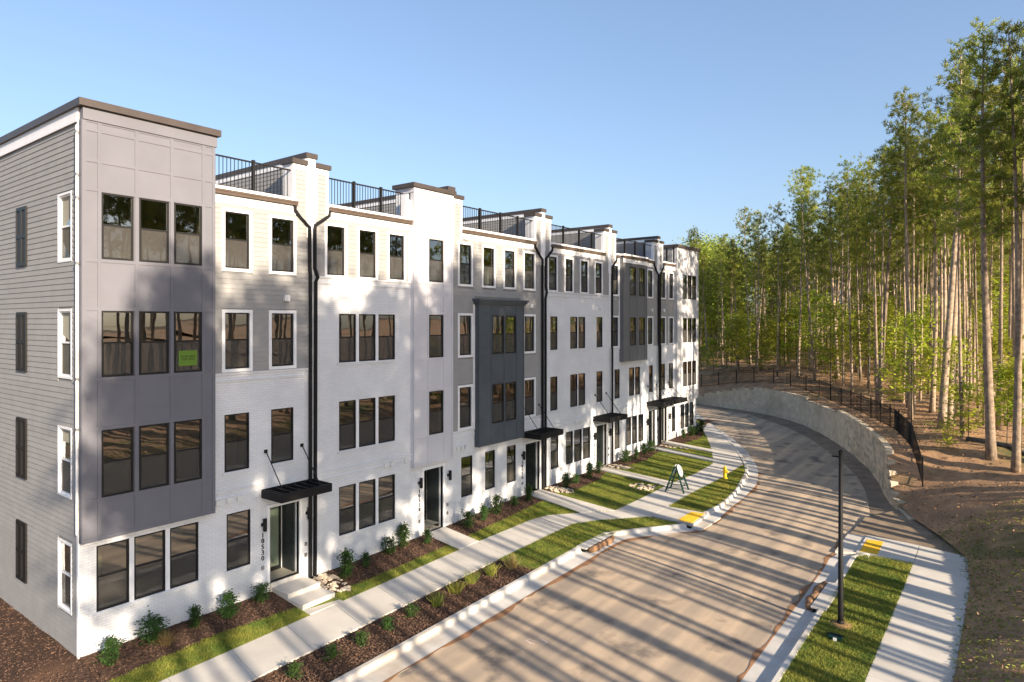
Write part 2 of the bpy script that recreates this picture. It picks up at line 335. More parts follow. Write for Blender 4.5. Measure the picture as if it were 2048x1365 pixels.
# hillside behind the wall and beside the right pavement
Q, _ = resample(PATH[:-1], .6); N = normals(Q)
dl = np.array([.12, .35, .7, 1.1, 1.6, 2.2, 2.9, 3.6, 4.4, 5.3, 6.3, 7.5, 9, 11, 14, 18, 24, 32, 45, 65, 100, 180, 320])
X = Q[:, None, 0] + N[:, None, 0] * dl; Y = Q[:, None, 1] + N[:, None, 1] * dl
Z = bank_z(Q[:, None, 0], Q[:, None, 1], Q[:, None, 2], Q[:, None, 3], dl[None, :] + 0 * X, X, Y)
tag(grid_mesh('hillside', 'straw', np.stack([X, Y, Z], -1)), kind='structure', label='brown straw-covered hillside rising under the pine trees')
# road
RL = np.array([(6.55, -45), (6.55, -10), (6.55, 10), (6.55, 16.6), (6.62, 17.5), (7.58, 18.76), (8.6, 20.1), (8.72, 21.2), (8.75, 22.4), (8.68, 24), (8.58, 26), (8.3, 28.9), (7.5, 31.8), (6.66, 33.9), (5.12, 37.0), (3.17, 40.2), (1.49, 42.7), (-1.8, 47.4), (-7, 51), (-22, 53.5)])
RR = np.array([(13.8, -45), (13.8, -10), (13.8, 10), (13.8, 16.6), (13.8, 18.5), (13.8, 20.5), (13.8, 22.2), (13.85, 23.5), (14.15, 24.9), (14.1, 26.3), (13.68, 28.5), (13.14, 30.9), (12.3, 33.6), (11.35, 35.9), (9.9, 39.0), (7.5, 43.5), (5.07, 47.1), (.66, 51.9), (-5, 54.3), (-22, 57.3)])
def dens(P, n):                           # subdivide each segment n times
    out = []
    for a, b in zip(P[:-1], P[1:]):
        for k in range(n): out.append(a + (b - a) * k / n)
    out.append(P[-1]); return np.array(out)
V = lerp_strip(dens(RL, 8), dens(RR, 8), 12); t = np.linspace(0, 1, 12)[None, :]
Zr = pY(V[..., 1]) - .152 + .05 * 4 * t * (1 - t)
tag(grid_mesh('road', 'asphalt', np.dstack([V, Zr])), kind='structure', label='dusty asphalt road curving left past the houses')
# washed-out soil along the gutters
for nm, A, sg_, i0_, i1_ in (('gutter_soil', RL, 1, 1, 16), ('gutter_soil', RR, -1, 1, 7)):
    D = resample(A[i0_:i1_], .3)[0]; ND = normals(D) * sg_; wdt = np.clip(.10 + .22 * noise2(D[:, 0] * 2, D[:, 1] * 1.3) + .12 * noise2(D[:, 0] * 5, D[:, 1] * 4), .015, .5)
    V = lerp_strip(D - ND * .03, D + ND * wdt[:, None], 4); f_ = np.linspace(0, 1, 4)[None, :]
    tag(grid_mesh(nm, 'red_dirt', np.dstack([V, pY(V[..., 1]) - .143 + .012 * f_ * (1 - f_) + .0 * f_ + .05 * 4 * (.03 * f_)])), kind='structure')
# shoulder between road and bank foot
SA = dens(RR[6:], 6); SB, _ = resample(PATH[4:-2, :2], .5); SB = SB[:len(SB)]
sA, _ = resample(SA, .3); m_ = min(len(sA), len(SB))
SB2 = np.array([SB[np.argmin((SB[:, 0] - a[0]) ** 2 + (SB[:, 1] - a[1]) ** 2)] for a in sA])
V = lerp_strip(sA, SB2 + .25 * (SB2 - sA) / (np.hypot(*(SB2 - sA).T)[:, None] + .01), 7); t = np.linspace(0, 1, 7)[None, :]
tag(grid_mesh('road_shoulder', 'shoulder_dirt', np.dstack([V, pY(V[..., 1]) - .17 + .06 * t + .02 * noise2(V[..., 0] * 3, V[..., 1] * 3) * t])), kind='structure')
PA = dens(np.array([(13.84, 22.8), (14.6, 22.9), (15.4, 22.85), (16.3, 22.75), (17.0, 22.5), (17.7, 21.9), (17.95, 21.3)]), 4); PB = dens(np.array([(14.0, 25.6), (15.0, 27.7), (15.75, 26.6), (16.3, 25.6), (16.95, 24.5), (17.5, 23.4), (18.0, 22.2)]), 4)
V = lerp_strip(PA, PB, 9); tag(grid_mesh('bare_earth', 'shoulder_dirt', np.dstack([V, pY(V[..., 1]) - .09 + .05 * np.linspace(0, 1, 9)[None, :] + .02 * noise2(V[..., 0] * 3, V[..., 1] * 3)])), kind='structure')
# mulch and lawn sheets
ys = np.arange(0, 46.01, .25)
def ystrip(ys, xlo, xhi, n, zf, dz=0):
    t = np.linspace(0, 1, n)[None, :]; X = xlo[:, None] * (1 - t) + xhi[:, None] * t; Y = ys[:, None] + 0 * X
    return np.dstack([X, Y, zf(X, Y) + dz])
ms = ystrip(ys, -.3 + 0 * ys, xm(ys), 9, zfront)
ms[..., 2] += .035 * noise2(ms[..., 0] * 4, ms[..., 1] * 4) * (ms[..., 0] > .1)
tag(grid_mesh('mulch_bed', 'mulch', ms), kind='structure')
tag(grid_mesh('lawn', 'lawn', ystrip(ys, xm(ys), xs_in(ys) + .02, 9, zfront, -.004)), kind='structure')
yb = np.arange(-14, .26, .25); mb = ystrip(yb, -20 + 0 * yb, 2.14 + 0 * yb, 60, lambda x, y: np.where(x > 0, zfront(np.abs(x), y), fb(y)) - .01)
mb[..., 2] += .03 * noise2(mb[..., 0] * 4, mb[..., 1] * 4)
tag(grid_mesh('mulch_bed', 'mulch', mb), kind='structure')
yy = np.arange(-30, 12.7, .3); cb = interp([(-45, 5.65), (15.4, 5.65), (16.5, 5.75), (18, 6.25), (20.1, 7.85), (22.4, 8.0), (23.6, 8.16), (26.7, 7.95), (29.5, 7.4), (30.8, 7.1), (32.5, 6.5)])
tag(grid_mesh('mulch_bed', 'mulch', ystrip(yy, 3.9 + 0 * yy, 5.7 + 0 * yy, 8, lambda x, y: pY(y) - .05 + .03 * noise2(x * 4, y * 4))), kind='structure')
yy = np.arange(12.4, 20.31, .2); flat = lambda x, y: pY(y) - .014 + 0 * x
tag(grid_mesh('lawn', 'lawn', ystrip(yy, xs_out(yy) - .03, cb(yy) + .03, 6, flat)), kind='structure')
yy = np.arange(22.2, 32.3, .2)
tag(grid_mesh('lawn', 'lawn', ystrip(yy, xs_out(yy) - .03, cb(yy) + .03, 6, flat)), kind='structure')
yy = np.arange(-30, 20.8, .4)
tag(grid_mesh('lawn', 'lawn', ystrip(yy, 14.6 + 0 * yy, 16.45 + 0 * yy, 6, flat)), kind='structure')

# ------------------------------------------------------------------ pavements, kerbs, walks
def slab(parent, a, b, c, d, top=.0, th=.1, name='slab', m='concrete'):   # a,b near edge, c,d far edge (xy)
    g = .008
    A, B, Cc, D = [np.array(p, float) for p in (a, b, c, d)]; ctr = (A + B + Cc + D) / 4
    P = [p + (ctr - p) / (np.linalg.norm(ctr - p) + 1e-6) * g for p in (A, B, Cc, D)]
    zt = [float(pY(p[1])) + top for p in P]
    return MB().hexa([(*p, z - th) for p, z in zip(P, zt)] + [(*p, z) for p, z in zip(P, zt)]).build(name, m, parent)
sw = thing('sidewalk', 'pale concrete sidewalk running along the house fronts', None, kind='structure')
I = np.array([a for a, b in SW], float); O = np.array([b for a, b in SW], float)
for k in range(len(I) - 1):
    L = np.linalg.norm((I[k + 1] + O[k + 1] - I[k] - O[k]) / 2); n = max(1, round(L / 1.7))
    for j in range(n):
        f0, f1 = j / n, (j + 1) / n
        a, b = I[k] + (I[k + 1] - I[k]) * f0, O[k] + (O[k + 1] - O[k]) * f0; c, d = O[k] + (O[k + 1] - O[k]) * f1, I[k] + (I[k + 1] - I[k]) * f1
        if a[1] > -16: slab(sw, a, b, c, d)
slab(sw, (6.33, 20.45), (8.3, 20.35), (8.3, 22.25), (6.35, 22.2), top=-.006)           # ramp to the road
sr = thing('sidewalk', 'short concrete sidewalk ending at the bank by the lamp post', None, kind='structure')
for j in range(22):
    y0 = -15.5 + 1.7 * j; slab(sr, (16.36, y0), (18.15, y0), (18.15, y0 + 1.7), (16.36, y0 + 1.7))
slab(sr, (16.36, 21.9), (18.1, 21.9), (17.7, 22.6), (16.33, 22.95)); 
slab(sr, (14.5, 20.85), (16.36, 20.85), (16.33, 22.95), (14.5, 23.1), top=-.004); slab(sr, (13.82, 20.6), (14.5, 20.85), (14.5, 23.1), (13.82, 23.0), top=-.05)
def pad(name, label, a, b, c, d):
    th = thing(name, label, 'paving', (*a, float(pY(a[1]))))
    A, B, Cc, D = [np.array(p) for p in (a, b, c, d)]
    z = lambda p: float(pY(p[1])) - .004
    MB().hexa([(*p, z(p) - .02) for p in (A, B, Cc, D)] + [(*p, z(p) + .008) for p in (A, B, Cc, D)]).build('base_tile', 'tactile_yellow', th)
    m = MB()
    for i in range(12):
        for j in range(8):
            p = A + (B - A) * (j + .5) / 8 + (D - A) * (i + .5) / 12; m.lathe([(.022, z(p) + .006), (.018, z(p) + .014)], p[0], p[1], 6)
    o = m.build('truncated_dome', 'tactile_yellow', th); o['kind'] = 'stuff'
pad('tactile_paving', 'yellow tactile paving pad on the ramp beside the house-side lawn', (7.55, 20.55), (8.2, 20.5), (8.15, 22.1), (7.55, 22.0))
pad('tactile_paving', 'yellow tactile paving pad beside the grass with the lamp post', (14.6, 20.95), (15.2, 20.95), (15.15, 22.6), (14.6, 22.5))
def kerb(label, back, edge, step=1.8):
    th = thing('curb', label, None, kind='structure')
    for k in range(len(back) - 1):
        L = np.linalg.norm(back[k + 1] - back[k]); n = max(1, round(L / step))
        for j in range(n):
            e = .004 / max(L / n, .1); f = [(j + e) / n, (j + 1 - e) / n]; sec = []
            for q in f:
                b = back[k] + (back[k + 1] - back[k]) * q; g = edge[k] + (edge[k + 1] - edge[k]) * q; z = float(pY(b[1]))
                pr = [(0, -.3), (0, .0), (.03, .012), (.17, .012), (.22, -.01), (.27, -.115), (.34, -.135), (1, -.148), (1, -.3)]
                sec.append([(b[0] + (g[0] - b[0]) * t, b[1] + (g[1] - b[1]) * t, z + h) for t, h in pr])
            m = MB(); kk = len(sec[0]); m.v = sec[0] + sec[1]
            for i in range(kk - 1): m.f.append((i, i + 1, kk + i + 1, kk + i))
            m.f.append(tuple(range(kk))[::-1]); m.f.append(tuple(range(kk, 2 * kk)))
            m.build('curb_segment', 'curb_concrete', th)
CB = np.array([(5.65, -16), (5.65, 10), (5.65, 15.2)]); CE = np.array([(6.58, -16), (6.58, 10), (6.58, 15.2)])
kerb('concrete curb and gutter along the near planting strip', CB, CE)
kerb('concrete curb and gutter bending out past the storm inlet', np.array([(5.65, 17.2), (6.25, 18.1), (7.9, 20.25)]), np.array([(6.58, 17.0), (7.0, 17.95), (8.62, 20.05)]))
kerb('curved concrete curb along the bulging lawn', np.array([(8.0, 22.3), (8.16, 23.6), (8.08, 25.2), (7.93, 26.7), (7.38, 29.5), (7.1, 30.8), (6.5, 32.5), (5.38, 34.8), (3.82, 37.85), (1.64, 41.76), (.23, 44.2), (-3, 49)]),
     np.array([(8.78, 22.3), (8.7, 24), (8.66, 25), (8.6, 26), (8.33, 28.9), (8.0, 30.2), (7.5, 31.9), (6.69, 33.9), (5.15, 37.0), (3.2, 40.2), (1.52, 42.7), (-1.77, 47.4)]))
kerb('concrete curb and gutter beside the lamp post', np.array([(14.68, 14.9), (14.68, 5), (14.68, -16)]), np.array([(13.78, 14.9), (13.78, 5), (13.78, -16)]))
kerb('short concrete curb beyond the right storm inlet', np.array([(14.95, 20.85), (14.6, 20.3), (14.66, 17.3)]), np.array([(13.9, 20.6), (13.78, 19.9), (13.78, 17.3)]))
# gutter pans in front of the inlets and the ramp apron
tag(slab(None, (5.95, 15.2), (6.57, 15.2), (6.57, 17.05), (5.95, 17.25), top=-.146, name='gutter', m='curb_concrete'), kind='structure')
tag(slab(None, (8.3, 20.15), (8.78, 20.1), (8.82, 22.3), (8.3, 22.25), top=-.1, name='gutter', m='curb_concrete'), kind='structure')
tag(slab(None, (13.78, 14.9), (14.3, 14.9), (14.3, 17.3), (13.78, 17.3), top=-.146, name='gutter', m='curb_concrete'), kind='structure')
WALKS = {2: [(.02, 12.6), (2.14, 12.35), (2.14, 13.5), (.02, 13.75)], 3: [(.02, 19.6), (3.5, 19.02), (4.66, 20.2), (.02, 20.8)], 4: [(.02, 26.3), (4.72, 25.45), (4.76, 26.35), (.02, 27.2)],
         5: [(.02, 33.2), (4.75, 32.05), (4.5, 32.85), (.02, 34.1)], 6: [(.02, 35.2), (3.85, 34.5), (3.5, 35.4), (.02, 36.1)]}
wnames = {2: 'concrete front walk of the house numbered 10528', 3: 'flaring concrete front walk beside the slate bay house', 4: 'concrete front walk leading toward the folding sign', 5: 'concrete front walk of the charcoal bay house', 6: 'farthest concrete front walk by the end house'}
for u, W in WALKS.items():
    th = thing('walkway', wnames[u], None, kind='structure'); A, B, Cc, D = [np.array(p) for p in W]; n = 1 if u == 2 else 3
    for j in range(n):
        q = [A + (B - A) * j / n, A + (B - A) * (j + 1) / n, D + (Cc - D) * (j + 1) / n, D + (Cc - D) * j / n]
        m = MB(); ctr = sum(q) / 4; P = [p + (ctr - p) / np.linalg.norm(ctr - p) * .006 for p in q]
        zt = [float(zfront(p[0], p[1])) + .03 for p in P]; m.hexa([(*p, z - .12) for p, z in zip(P, zt)] + [(*p, z) for p, z in zip(P, zt)]).build('slab', 'concrete', th)
st = thing('front_steps', 'three low concrete steps below the door numbered 10530', 'steps', (1, 6.2, -.3))
for x0, x1, z in ((.02, .95, .07), (.95, 1.72, -.08), (1.72, 2.12, -.245)):
    MB().box(x0, x1 - .002, 5.55, 6.78, -.5, z).build('step', 'concrete', st, bevel=.012)

# ------------------------------------------------------------------ townhouses
FL = {1: (1.03, 2.78), 2: (4.08, 5.85), 3: (7.25, 9.0), 4: (10.37, 12.12)}
def front(u, v, w): return (w, u, v)            # facade: u = Y, v = Z, w = X outwards
def side(u, v, w): return (u, -w, v)            # end wall: u = X, w outwards = -Y
def wall(mbd, u0, u1, v0, v1, holes, wf, depth, mp):
    us = sorted({u0, u1} | {c for h in holes for c in h[:2] if u0 < c < u1}); vs_ = sorted({v0, v1} | {c for h in holes for c in h[2:] if v0 < c < v1})
    for a, b in zip(us[:-1], us[1:]):
        for c, d in zip(vs_[:-1], vs_[1:]):
            mu, mv = (a + b) / 2, (c + d) / 2
            if any(h[0] < mu < h[1] and h[2] < mv < h[3] for h in holes): continue
            mbd.quad(mp(a, c, wf), mp(b, c, wf), mp(b, d, wf), mp(a, d, wf))
    for h in holes:
        a, b, c, d = max(h[0], u0), min(h[1], u1), max(h[2], v0), min(h[3], v1)
        if a >= b or c >= d: continue
        wb = wf - depth
        mbd.quad(mp(a, c, wf), mp(a, d, wf), mp(a, d, wb), mp(a, c, wb)); mbd.quad(mp(b, c, wf), mp(b, c, wb), mp(b, d, wb), mp(b, d, wf))
        mbd.quad(mp(a, c, wf), mp(a, c, wb), mp(b, c, wb), mp(b, c, wf)); mbd.quad(mp(a, d, wf), mp(b, d, wf), mp(b, d, wb), mp(a, d, wb))
def pbox(m, mp, u0, u1, v0, v1, w0, w1):
    p0, p1 = mp(u0, v0, w0), mp(u1, v1, w1)
    m.box(min(p0[0], p1[0]), max(p0[0], p1[0]), min(p0[1], p1[1]), max(p0[1], p1[1]), min(p0[2], p1[2]), max(p0[2], p1[2])); return m
BOARD = {}
def board_mesh(kind, m):
    if (kind, m) in BOARD: return BOARD[kind, m]
    mp = front if kind == 'f' else side
    pts = [(0, 0, 0), (0, 0, 1), (0, 1, .25), (0, 1, 0)]
    v = [mp(0, b, c) for _, b, c in pts] + [mp(1, b, c) for _, b, c in pts]
    q = MB(); q.v = v; q.f = [(0, 1, 2, 3), (7, 6, 5, 4), (0, 4, 5, 1), (1, 5, 6, 2), (2, 6, 7, 3), (3, 7, 4, 0)]
    BOARD[kind, m] = q.mesh('board', m); return BOARD[kind, m]
def siding(parent, kind, u0, u1, v0, v1, holes, w, m='grey_siding', row=.155, pieces=True):
    mp = front if kind == 'f' else side; J = MB(); n = max(1, round((v1 - v0) / row)); row = (v1 - v0) / n; T = .019
    for i in range(n):
        a, b = v0 + i * row, v0 + (i + 1) * row; segs = [(u0, u1)]
        for h in holes:
            if h[2] < b - .3 * row and h[3] > a + .3 * row:
                segs = [s for q in segs for s in ((q[0], min(q[1], h[0])), (max(q[0], h[1]), q[1])) if s[1] - s[0] > .02]
        for s in segs:
            if pieces:
                if kind == 'f': piece('siding_board', board_mesh('f', m), parent, (w, s[0], a), (T, s[1] - s[0], row + .004))
                else: piece('siding_board', board_mesh('s', m), parent, (s[0], -w, a), (s[1] - s[0], T, row + .004))
            else:
                k = len(J.v); pts = [(a, 0), (a, T), (b + .004, T * .25), (b + .004, 0)]
                J.v += [mp(s[0], y, w + z) for y, z in pts] + [mp(s[1], y, w + z) for y, z in pts]
                J.f += [tuple(k + i for i in q) for q in ((0, 1, 2, 3), (7, 6, 5, 4), (0, 4, 5, 1), (1, 5, 6, 2), (2, 6, 7, 3), (3, 7, 4, 0))]
    if not pieces and J.v:
        o = J.build('lap_siding', m, parent); o['kind'] = 'stuff'
def window(parent, u0, u1, v0, v1, w, mp=front, casing=False, frame='black_frame', sill=False, panes=True):
    W = part('window', parent); f = MB(); t = .042; mid = (v0 + v1) / 2 + .03
    for a, b, c, d in ((u0, u0 + t, v0, v1), (u1 - t, u1, v0, v1), (u0 + t, u1 - t, v0, v0 + t + .01), (u0 + t, u1 - t, v1 - t, v1)): pbox(f, mp, a, b, c, d, w - .075, w - .012)
    f.build('frame', frame, W)
    r = MB(); pbox(r, mp, u0 + t, u1 - t, mid - .022, mid + .022, w - .07, w - .024)
    pbox(r, mp, u0 + t, u0 + t + .02, v0 + t, mid - .022, w - .07, w - .03); pbox(r, mp, u1 - t - .02, u1 - t, v0 + t, mid - .022, w - .07, w - .03)
    r.build('sash_rail', frame, W)
    a, b = u0 + t, u1 - t
    for lo, hi, wz in ((mid, v1 - t, w - .056), (v0 + t, mid, w - .062)):          # panes never sit perfectly true
        e = [random.uniform(-.006, .006) for _ in range(3)]
        MB().quad(mp(a, lo, wz + e[0]), mp(b, lo, wz + e[1]), mp(b, hi, wz + e[1] + e[2]), mp(a, hi, wz + e[0] + e[2])).build('pane', 'window_glass', W)
    MB().quad(mp(a, v0 + t, w - .036), mp(b, v0 + t, w - .036), mp(b, mid, w - .036), mp(a, mid, w - .036)).build('insect_screen', 'insect_screen', W)
    if casing:
        k = MB(); c = .095
        for q in ((u0 - c, u0 + .004, v0 - c, v1 + c), (u1 - .004, u1 + c, v0 - c, v1 + c), (u0 + .004, u1 - .004, v1 - .004, v1 + c), (u0 + .004, u1 - .004, v0 - c, v0 + .004)): pbox(k, mp, *q, w - .03, w + .036)
        k.build('casing', 'white_trim', W)
    if sill:
        k = MB(); pbox(k, mp, u0 - .06, u1 + .06, v0 - .085, v0 - .004, w - .05, w + .035); k.build('sill', 'white_brick', W)
    return W
def bay(parent, y0, y1, z0, z1, xo, cols, floors, hz, m, verts=None, pieces=True, zcap=None):
    B = part('bay', parent); holes = [(c[0], c[1], *FL[f]) for f in floors for c in cols]; m_ = MB(); bw = .045; wf = xo - .03
    wall(m_, y0, y1, z0, z1, holes, wf, .13, front)
    m_.quad((0, y0, z0), (wf, y0, z0), (wf, y0, z1), (0, y0, z1)); m_.quad((0, y1, z0), (0, y1, z1), (wf, y1, z1), (wf, y1, z0)); m_.quad((0, y0, z0), (0, y1, z0), (wf, y1, z0), (wf, y0, z0)); m_.quad((0, y0, z1), (wf, y0, z1), (wf, y1, z1), (0, y1, z1))
    m_.build('sheathing', m, B)
    vb = verts or sorted([y0 + .045] + [(a[1] + b[0]) / 2 for a, b in zip(cols[:-1], cols[1:])] + [cols[0][0] - .05, cols[-1][1] + .05] + [y1 - .045])
    hb = sorted(set([z0 + .05] + list(hz) + [z1 - .05]))
    for a, b in zip(vb[:-1], vb[1:]):                       # panels between battens
        for c, d in zip(hb[:-1], hb[1:]):
            mu, mv = (a + b) / 2, (c + d) / 2
            if any(h[0] - .02 < mu < h[1] + .02 and h[2] < mv < h[3] for h in holes): continue
            bpiece('panel', m, B, wf + .002, wf + .014, a, b, c, d)
    inwin = lambda a, b, c, d: [h for h in holes if h[0] < b and h[1] > a and h[2] < d and h[3] > c]
    for v in vb:
        a, b = v - bw, v + bw; cuts = inwin(a + .02, b - .02, z0, z1)
        if not cuts: bpiece('batten', m, B, wf + .016, xo + .003, max(a, y0), min(b, y1), z0, z1)
        else:
            zz = z0
            for h in sorted(cuts, key=lambda q: q[2]):
                if h[2] > zz: bpiece('batten', m, B, wf + .016, xo + .003, a, b, zz, h[2])
                zz = h[3]
            bpiece('batten', m, B, wf + .016, xo + .003, a, b, zz, z1)
    for z in hb:
        for a, b in zip(vb[:-1], vb[1:]):
            if not inwin(a + .06, b - .06, z - .02, z + .02): bpiece('batten', m, B, wf + .015, xo, a + bw, b - bw, z - .045, z + .045)
    for f in floors:
        for c in cols: window(parent, *c, *FL[f], xo)
    return B
def door_recess(parent, y0, y1, z0, ztop, number=None, lampz=2.18):
    dpt = .92; R = part('entry', parent); m = MB()
    m.quad((0, y0, z0), (0, y0, ztop), (-dpt, y0, ztop), (-dpt, y0, z0)); m.quad((0, y1, z0), (-dpt, y1, z0), (-dpt, y1, ztop), (0, y1, ztop)); m.quad((0, y0, ztop), (0, y1, ztop), (-dpt, y1, ztop), (-dpt, y0, ztop)); m.quad((-dpt, y0, z0), (-dpt, y0, ztop), (-dpt, y1, ztop), (-dpt, y1, z0))
    m.build('recess_lining', 'white_trim', R)
    MB().box(-dpt, .06, y0 + .003, y1 - .003, z0 - .4, z0).build('threshold', 'concrete', R)
    D = MB(); D.box(-dpt + .02, -.22, y1 - .06, y1 - .008, z0 + .02, ztop - .03)
    for k in range(4):                                       # recessed panel lines
        z = z0 + .12 + k * (ztop - z0 - .2) / 4; D.box(-dpt + .1, -.3, y1 - .072, y1 - .06, z, z + (ztop - z0 - .2) / 4 - .07)
    dr = part('door', parent); D.build('door_leaf', 'door_slate', dr)
    MB().tube([(-.34, y1 - .1, z0 + .95), (-.34, y1 - .1, z0 + 1.15)], .012, 6).build('handle', 'black_metal', dr)
    F = MB(); a, b = y0 + .05, y1 - .12; xb = -dpt + .012
    for q in ((a, a + .07, z0, ztop - .06), (b - .07, b, z0, ztop - .06), (a + .07, b - .07, ztop - .16, ztop - .06), (a + .07, b - .07, z0, z0 + .14), ((a + b) / 2 - .03, (a + b) / 2 + .03, z0 + .14, ztop - .16)): F.box(xb, xb + .05, *q)
    sl = part('sidelight', parent); F.build('frame', 'black_frame', sl)
    MB().quad((xb + .02, a, z0 + .1), (xb + .02, b, z0 + .1), (xb + .02, b, ztop - .1), (xb + .02, a, ztop - .1)).build('pane', 'window_glass', sl)
    fr = MB()
    for q in ((y0 - .1, y0 + .002, z0 - .1, ztop + .1), (y1 - .002, y1 + .1, z0 - .1, ztop + .1), (y0 + .002, y1 - .002, ztop - .002, ztop + .1)): fr.box(-.02, .03, *q)
    fr.build('door_casing', 'white_trim', R)
    for y in (y0 - .26, y1 + .3):
        L = part('wall_lamp', parent); MB().box(.0, .03, y - .05, y + .05, lampz - .05, lampz + .05).build('back_plate', 'black_metal', L)
        MB().tube([(.11, y + .03, lampz - .2), (.11, y + .03, lampz + .2)], .062, 12).build('lamp_body', 'black_metal', L, smooth=False); MB().box(.02, .08, y - .015, y + .045, lampz - .03, lampz + .03).build('arm', 'black_metal', L)
    for y, z in ((y0 - .25, z0 + .58), (y1 + .25, z0 + .55), (y1 + .25, z0 + .92)):
        MB().box(0, .035, y - .045, y + .045, z - .06, z + .06).build('outlet_box', 'steel', parent)
    if number:
        Nn = part('house_number', parent)
        for i, ch in enumerate(number):
            me = text_mesh(ch, .21, 'black_metal', .012); piece('digit', me, Nn, (.018, y0 - .25, 1.83 - i * .185), rot=(math.radians(90), 0, math.radians(90)))
def canopy(parent, y0, y1, zt=3.32, xo=1.12, h=.27, rods=None):
    C = part('canopy', parent); f = MB(); t = .05; z0 = zt - h
    f.box(0.004, xo, y0, y0 + t, z0, zt); f.box(.004, xo, y1 - t, y1, z0, zt); f.box(xo - t, xo, y0 + t, y1 - t, z0, zt); f.box(.004, .05, y0 + t, y1 - t, z0, zt); f.box(.05, xo - t, y0 + t, y1 - t, z0 + .02, z0 + .04)
    f.build('frame', 'black_metal', C)
    n = 6
    for k in range(n):
        y = y0 + t + (k + .5) * (y1 - y0 - 2 * t) / n; bpiece('slat', 'black_metal', C, .05, xo - t, y - .03, y + .03, zt - .09, zt - .03)
    for y in (rods or (y0 + .18, y1 - .42)):
        r = part('hanger', parent); MB().box(0, .03, y - .055, y + .055, 4.47, 4.58).build('wall_plate', 'black_metal', r)
        MB().tube([(.03, y, 4.52), (xo - .08, y, zt - .02)], .016, 8).build('rod', 'black_metal', r)
def railing(parent, y0, y1, posts, xr=-.12, zb=12.86, zt=13.84):
    R = part('roof_railing', parent); bpiece('top_rail', 'black_metal', R, xr - .025, xr + .025, y0, y1, zt - .045, zt); bpiece('bottom_rail', 'black_metal', R, xr - .018, xr + .018, y0, y1, zb + .03, zb + .06)
    n = int((y1 - y0) / .125)
    for k in range(1, n):
        y = y0 + (y1 - y0) * k / n; bpiece('picket', 'black_metal', R, xr - .009, xr + .009, y - .009, y + .009, zb + .06, zt - .045)
    for p in posts: bpiece('post', 'black_metal', R, xr - .045, xr + .045, p - .045, p + .045, zb - .05, zt + .05)
def gutter(parent, y0, y1, xo=0):
    g = MB(); g.box(xo + .004, xo + .12, y0, y1, 12.62, 12.75); g.box(xo + .12, xo + .135, y0, y1, 12.70, 12.765); g.build('gutter', 'gutter_brown', parent)
    f = MB(); f.box(xo + .003, xo + .03, y0, y1, 12.34, 12.615); f.build('fascia', 'white_trim', parent)
    c = MB(); c.box(-.3, xo + .06, y0, y1, 12.755, 12.87); c.build('roof_curb', 'white_trim', parent)
def downspout(parent, pts, r=.062, m='black_metal'):
    o = MB().tube(pts, r, 4).build('downspout', m, parent); return o
def pier(parent, y, left=True, right=True, m='grey_siding', zt=14.05):
    P = part('roof_pier', parent); hw = .72; a = y - hw if left else y + .0; b = y + hw if right else y; x0 = -.55; xf = .02
    MB().box(x0, xf - .02, a, b, 12.3, zt).build('core', 'white_trim', P)
    for s0, s1 in ((a, y - .17), (y + .17, b)):
        if s1 - s0 > .1:
            siding(P, 'f', s0 + .1, s1 - .02, 12.32, zt - .22, [], xf - .02)
    for q0, q1, z0, z1 in ((a - .002, a + .1, 12.3, zt), (b - .1, b + .002, 12.3, zt), (y - .17, y + .17, 11.6, zt + .28), (a + .1, y - .17, zt - .22, zt), (y + .17, b - .1, zt - .22, zt)):
        if q1 - q0 > .03: bpiece('corner_board', 'white_trim', P, -.01, xf + .018, q0, q1, z0, z1)
    for q0, q1 in ((a - .07, y - .175), (y + .175, b + .07)):
        if q1 - q0 > .1: bpiece('cap', 'bronze_cap', P, x0 - .06, xf + .09, q0, q1, zt + .002, zt + .16)
    F = part('party_wall', parent); MB().box(-9.5, -.011, y - .16, y + .16, 12.3, zt + .28).build('core', 'grey_siding_dark', F)
    siding(F, 's', -9.5, -.02, 12.65, zt + .1, [], -(y - .162), pieces=False)
    bpiece('frieze_board', 'white_trim', F, -9.5, -.02, y - .20, y - .162, zt + .1, zt + .28)
    bpiece('cap', 'bronze_cap', F, -9.56, .09, y - .23, y + .23, zt + .282, zt + .45)
def interior(parent, y0, y1):
    m = MB(); xb = -4.6; e = .06
    for z0, z1 in ((.22, 2.98), (3.25, 6.1), (6.4, 9.2), (9.5, 12.25)):
        a, b = y0 + e, y1 - e; x1 = -.13
        m.quad((xb, a, z0), (xb, b, z0), (xb, b, z1), (xb, a, z1)); m.quad((xb, a, z0), (xb, a, z1), (x1, a, z1), (x1, a, z0)); m.quad((xb, b, z0), (x1, b, z0), (x1, b, z1), (xb, b, z1)); m.quad((xb, a, z1), (xb, b, z1), (x1, b, z1), (x1, a, z1)); m.quad((xb, a, z0), (x1, a, z0), (x1, b, z0), (xb, b, z0))
        for k in (.33, .7):                                   # partition stub walls
            yk = y0 + (y1 - y0) * k; m.box(xb, -2.6 + k, yk - .05, yk + .05, z0, z1)
    m.build('interior', 'interior_paint', parent)
U = [0, 7.09, 14.12, 21.07, 28.05, 34.72, 41.35]
labels = ['near end townhouse with tall grey panelled bay and lap-sided end wall, numbered 10530', 'white brick townhouse with tall white panelled tower, numbered 10528', 'townhouse with slate grey boxed bay under a cornice', 'white brick townhouse with no bay and four small top windows',
          'townhouse with charcoal panelled bay reaching up to its gutter', 'far end townhouse with pale grey tower at the row\'s end']
TH = [thing('townhouse', labels[i], 'townhouse', (0, (U[i] + U[i + 1]) / 2, 0), group='townhouses in the terrace') for i in range(6)]
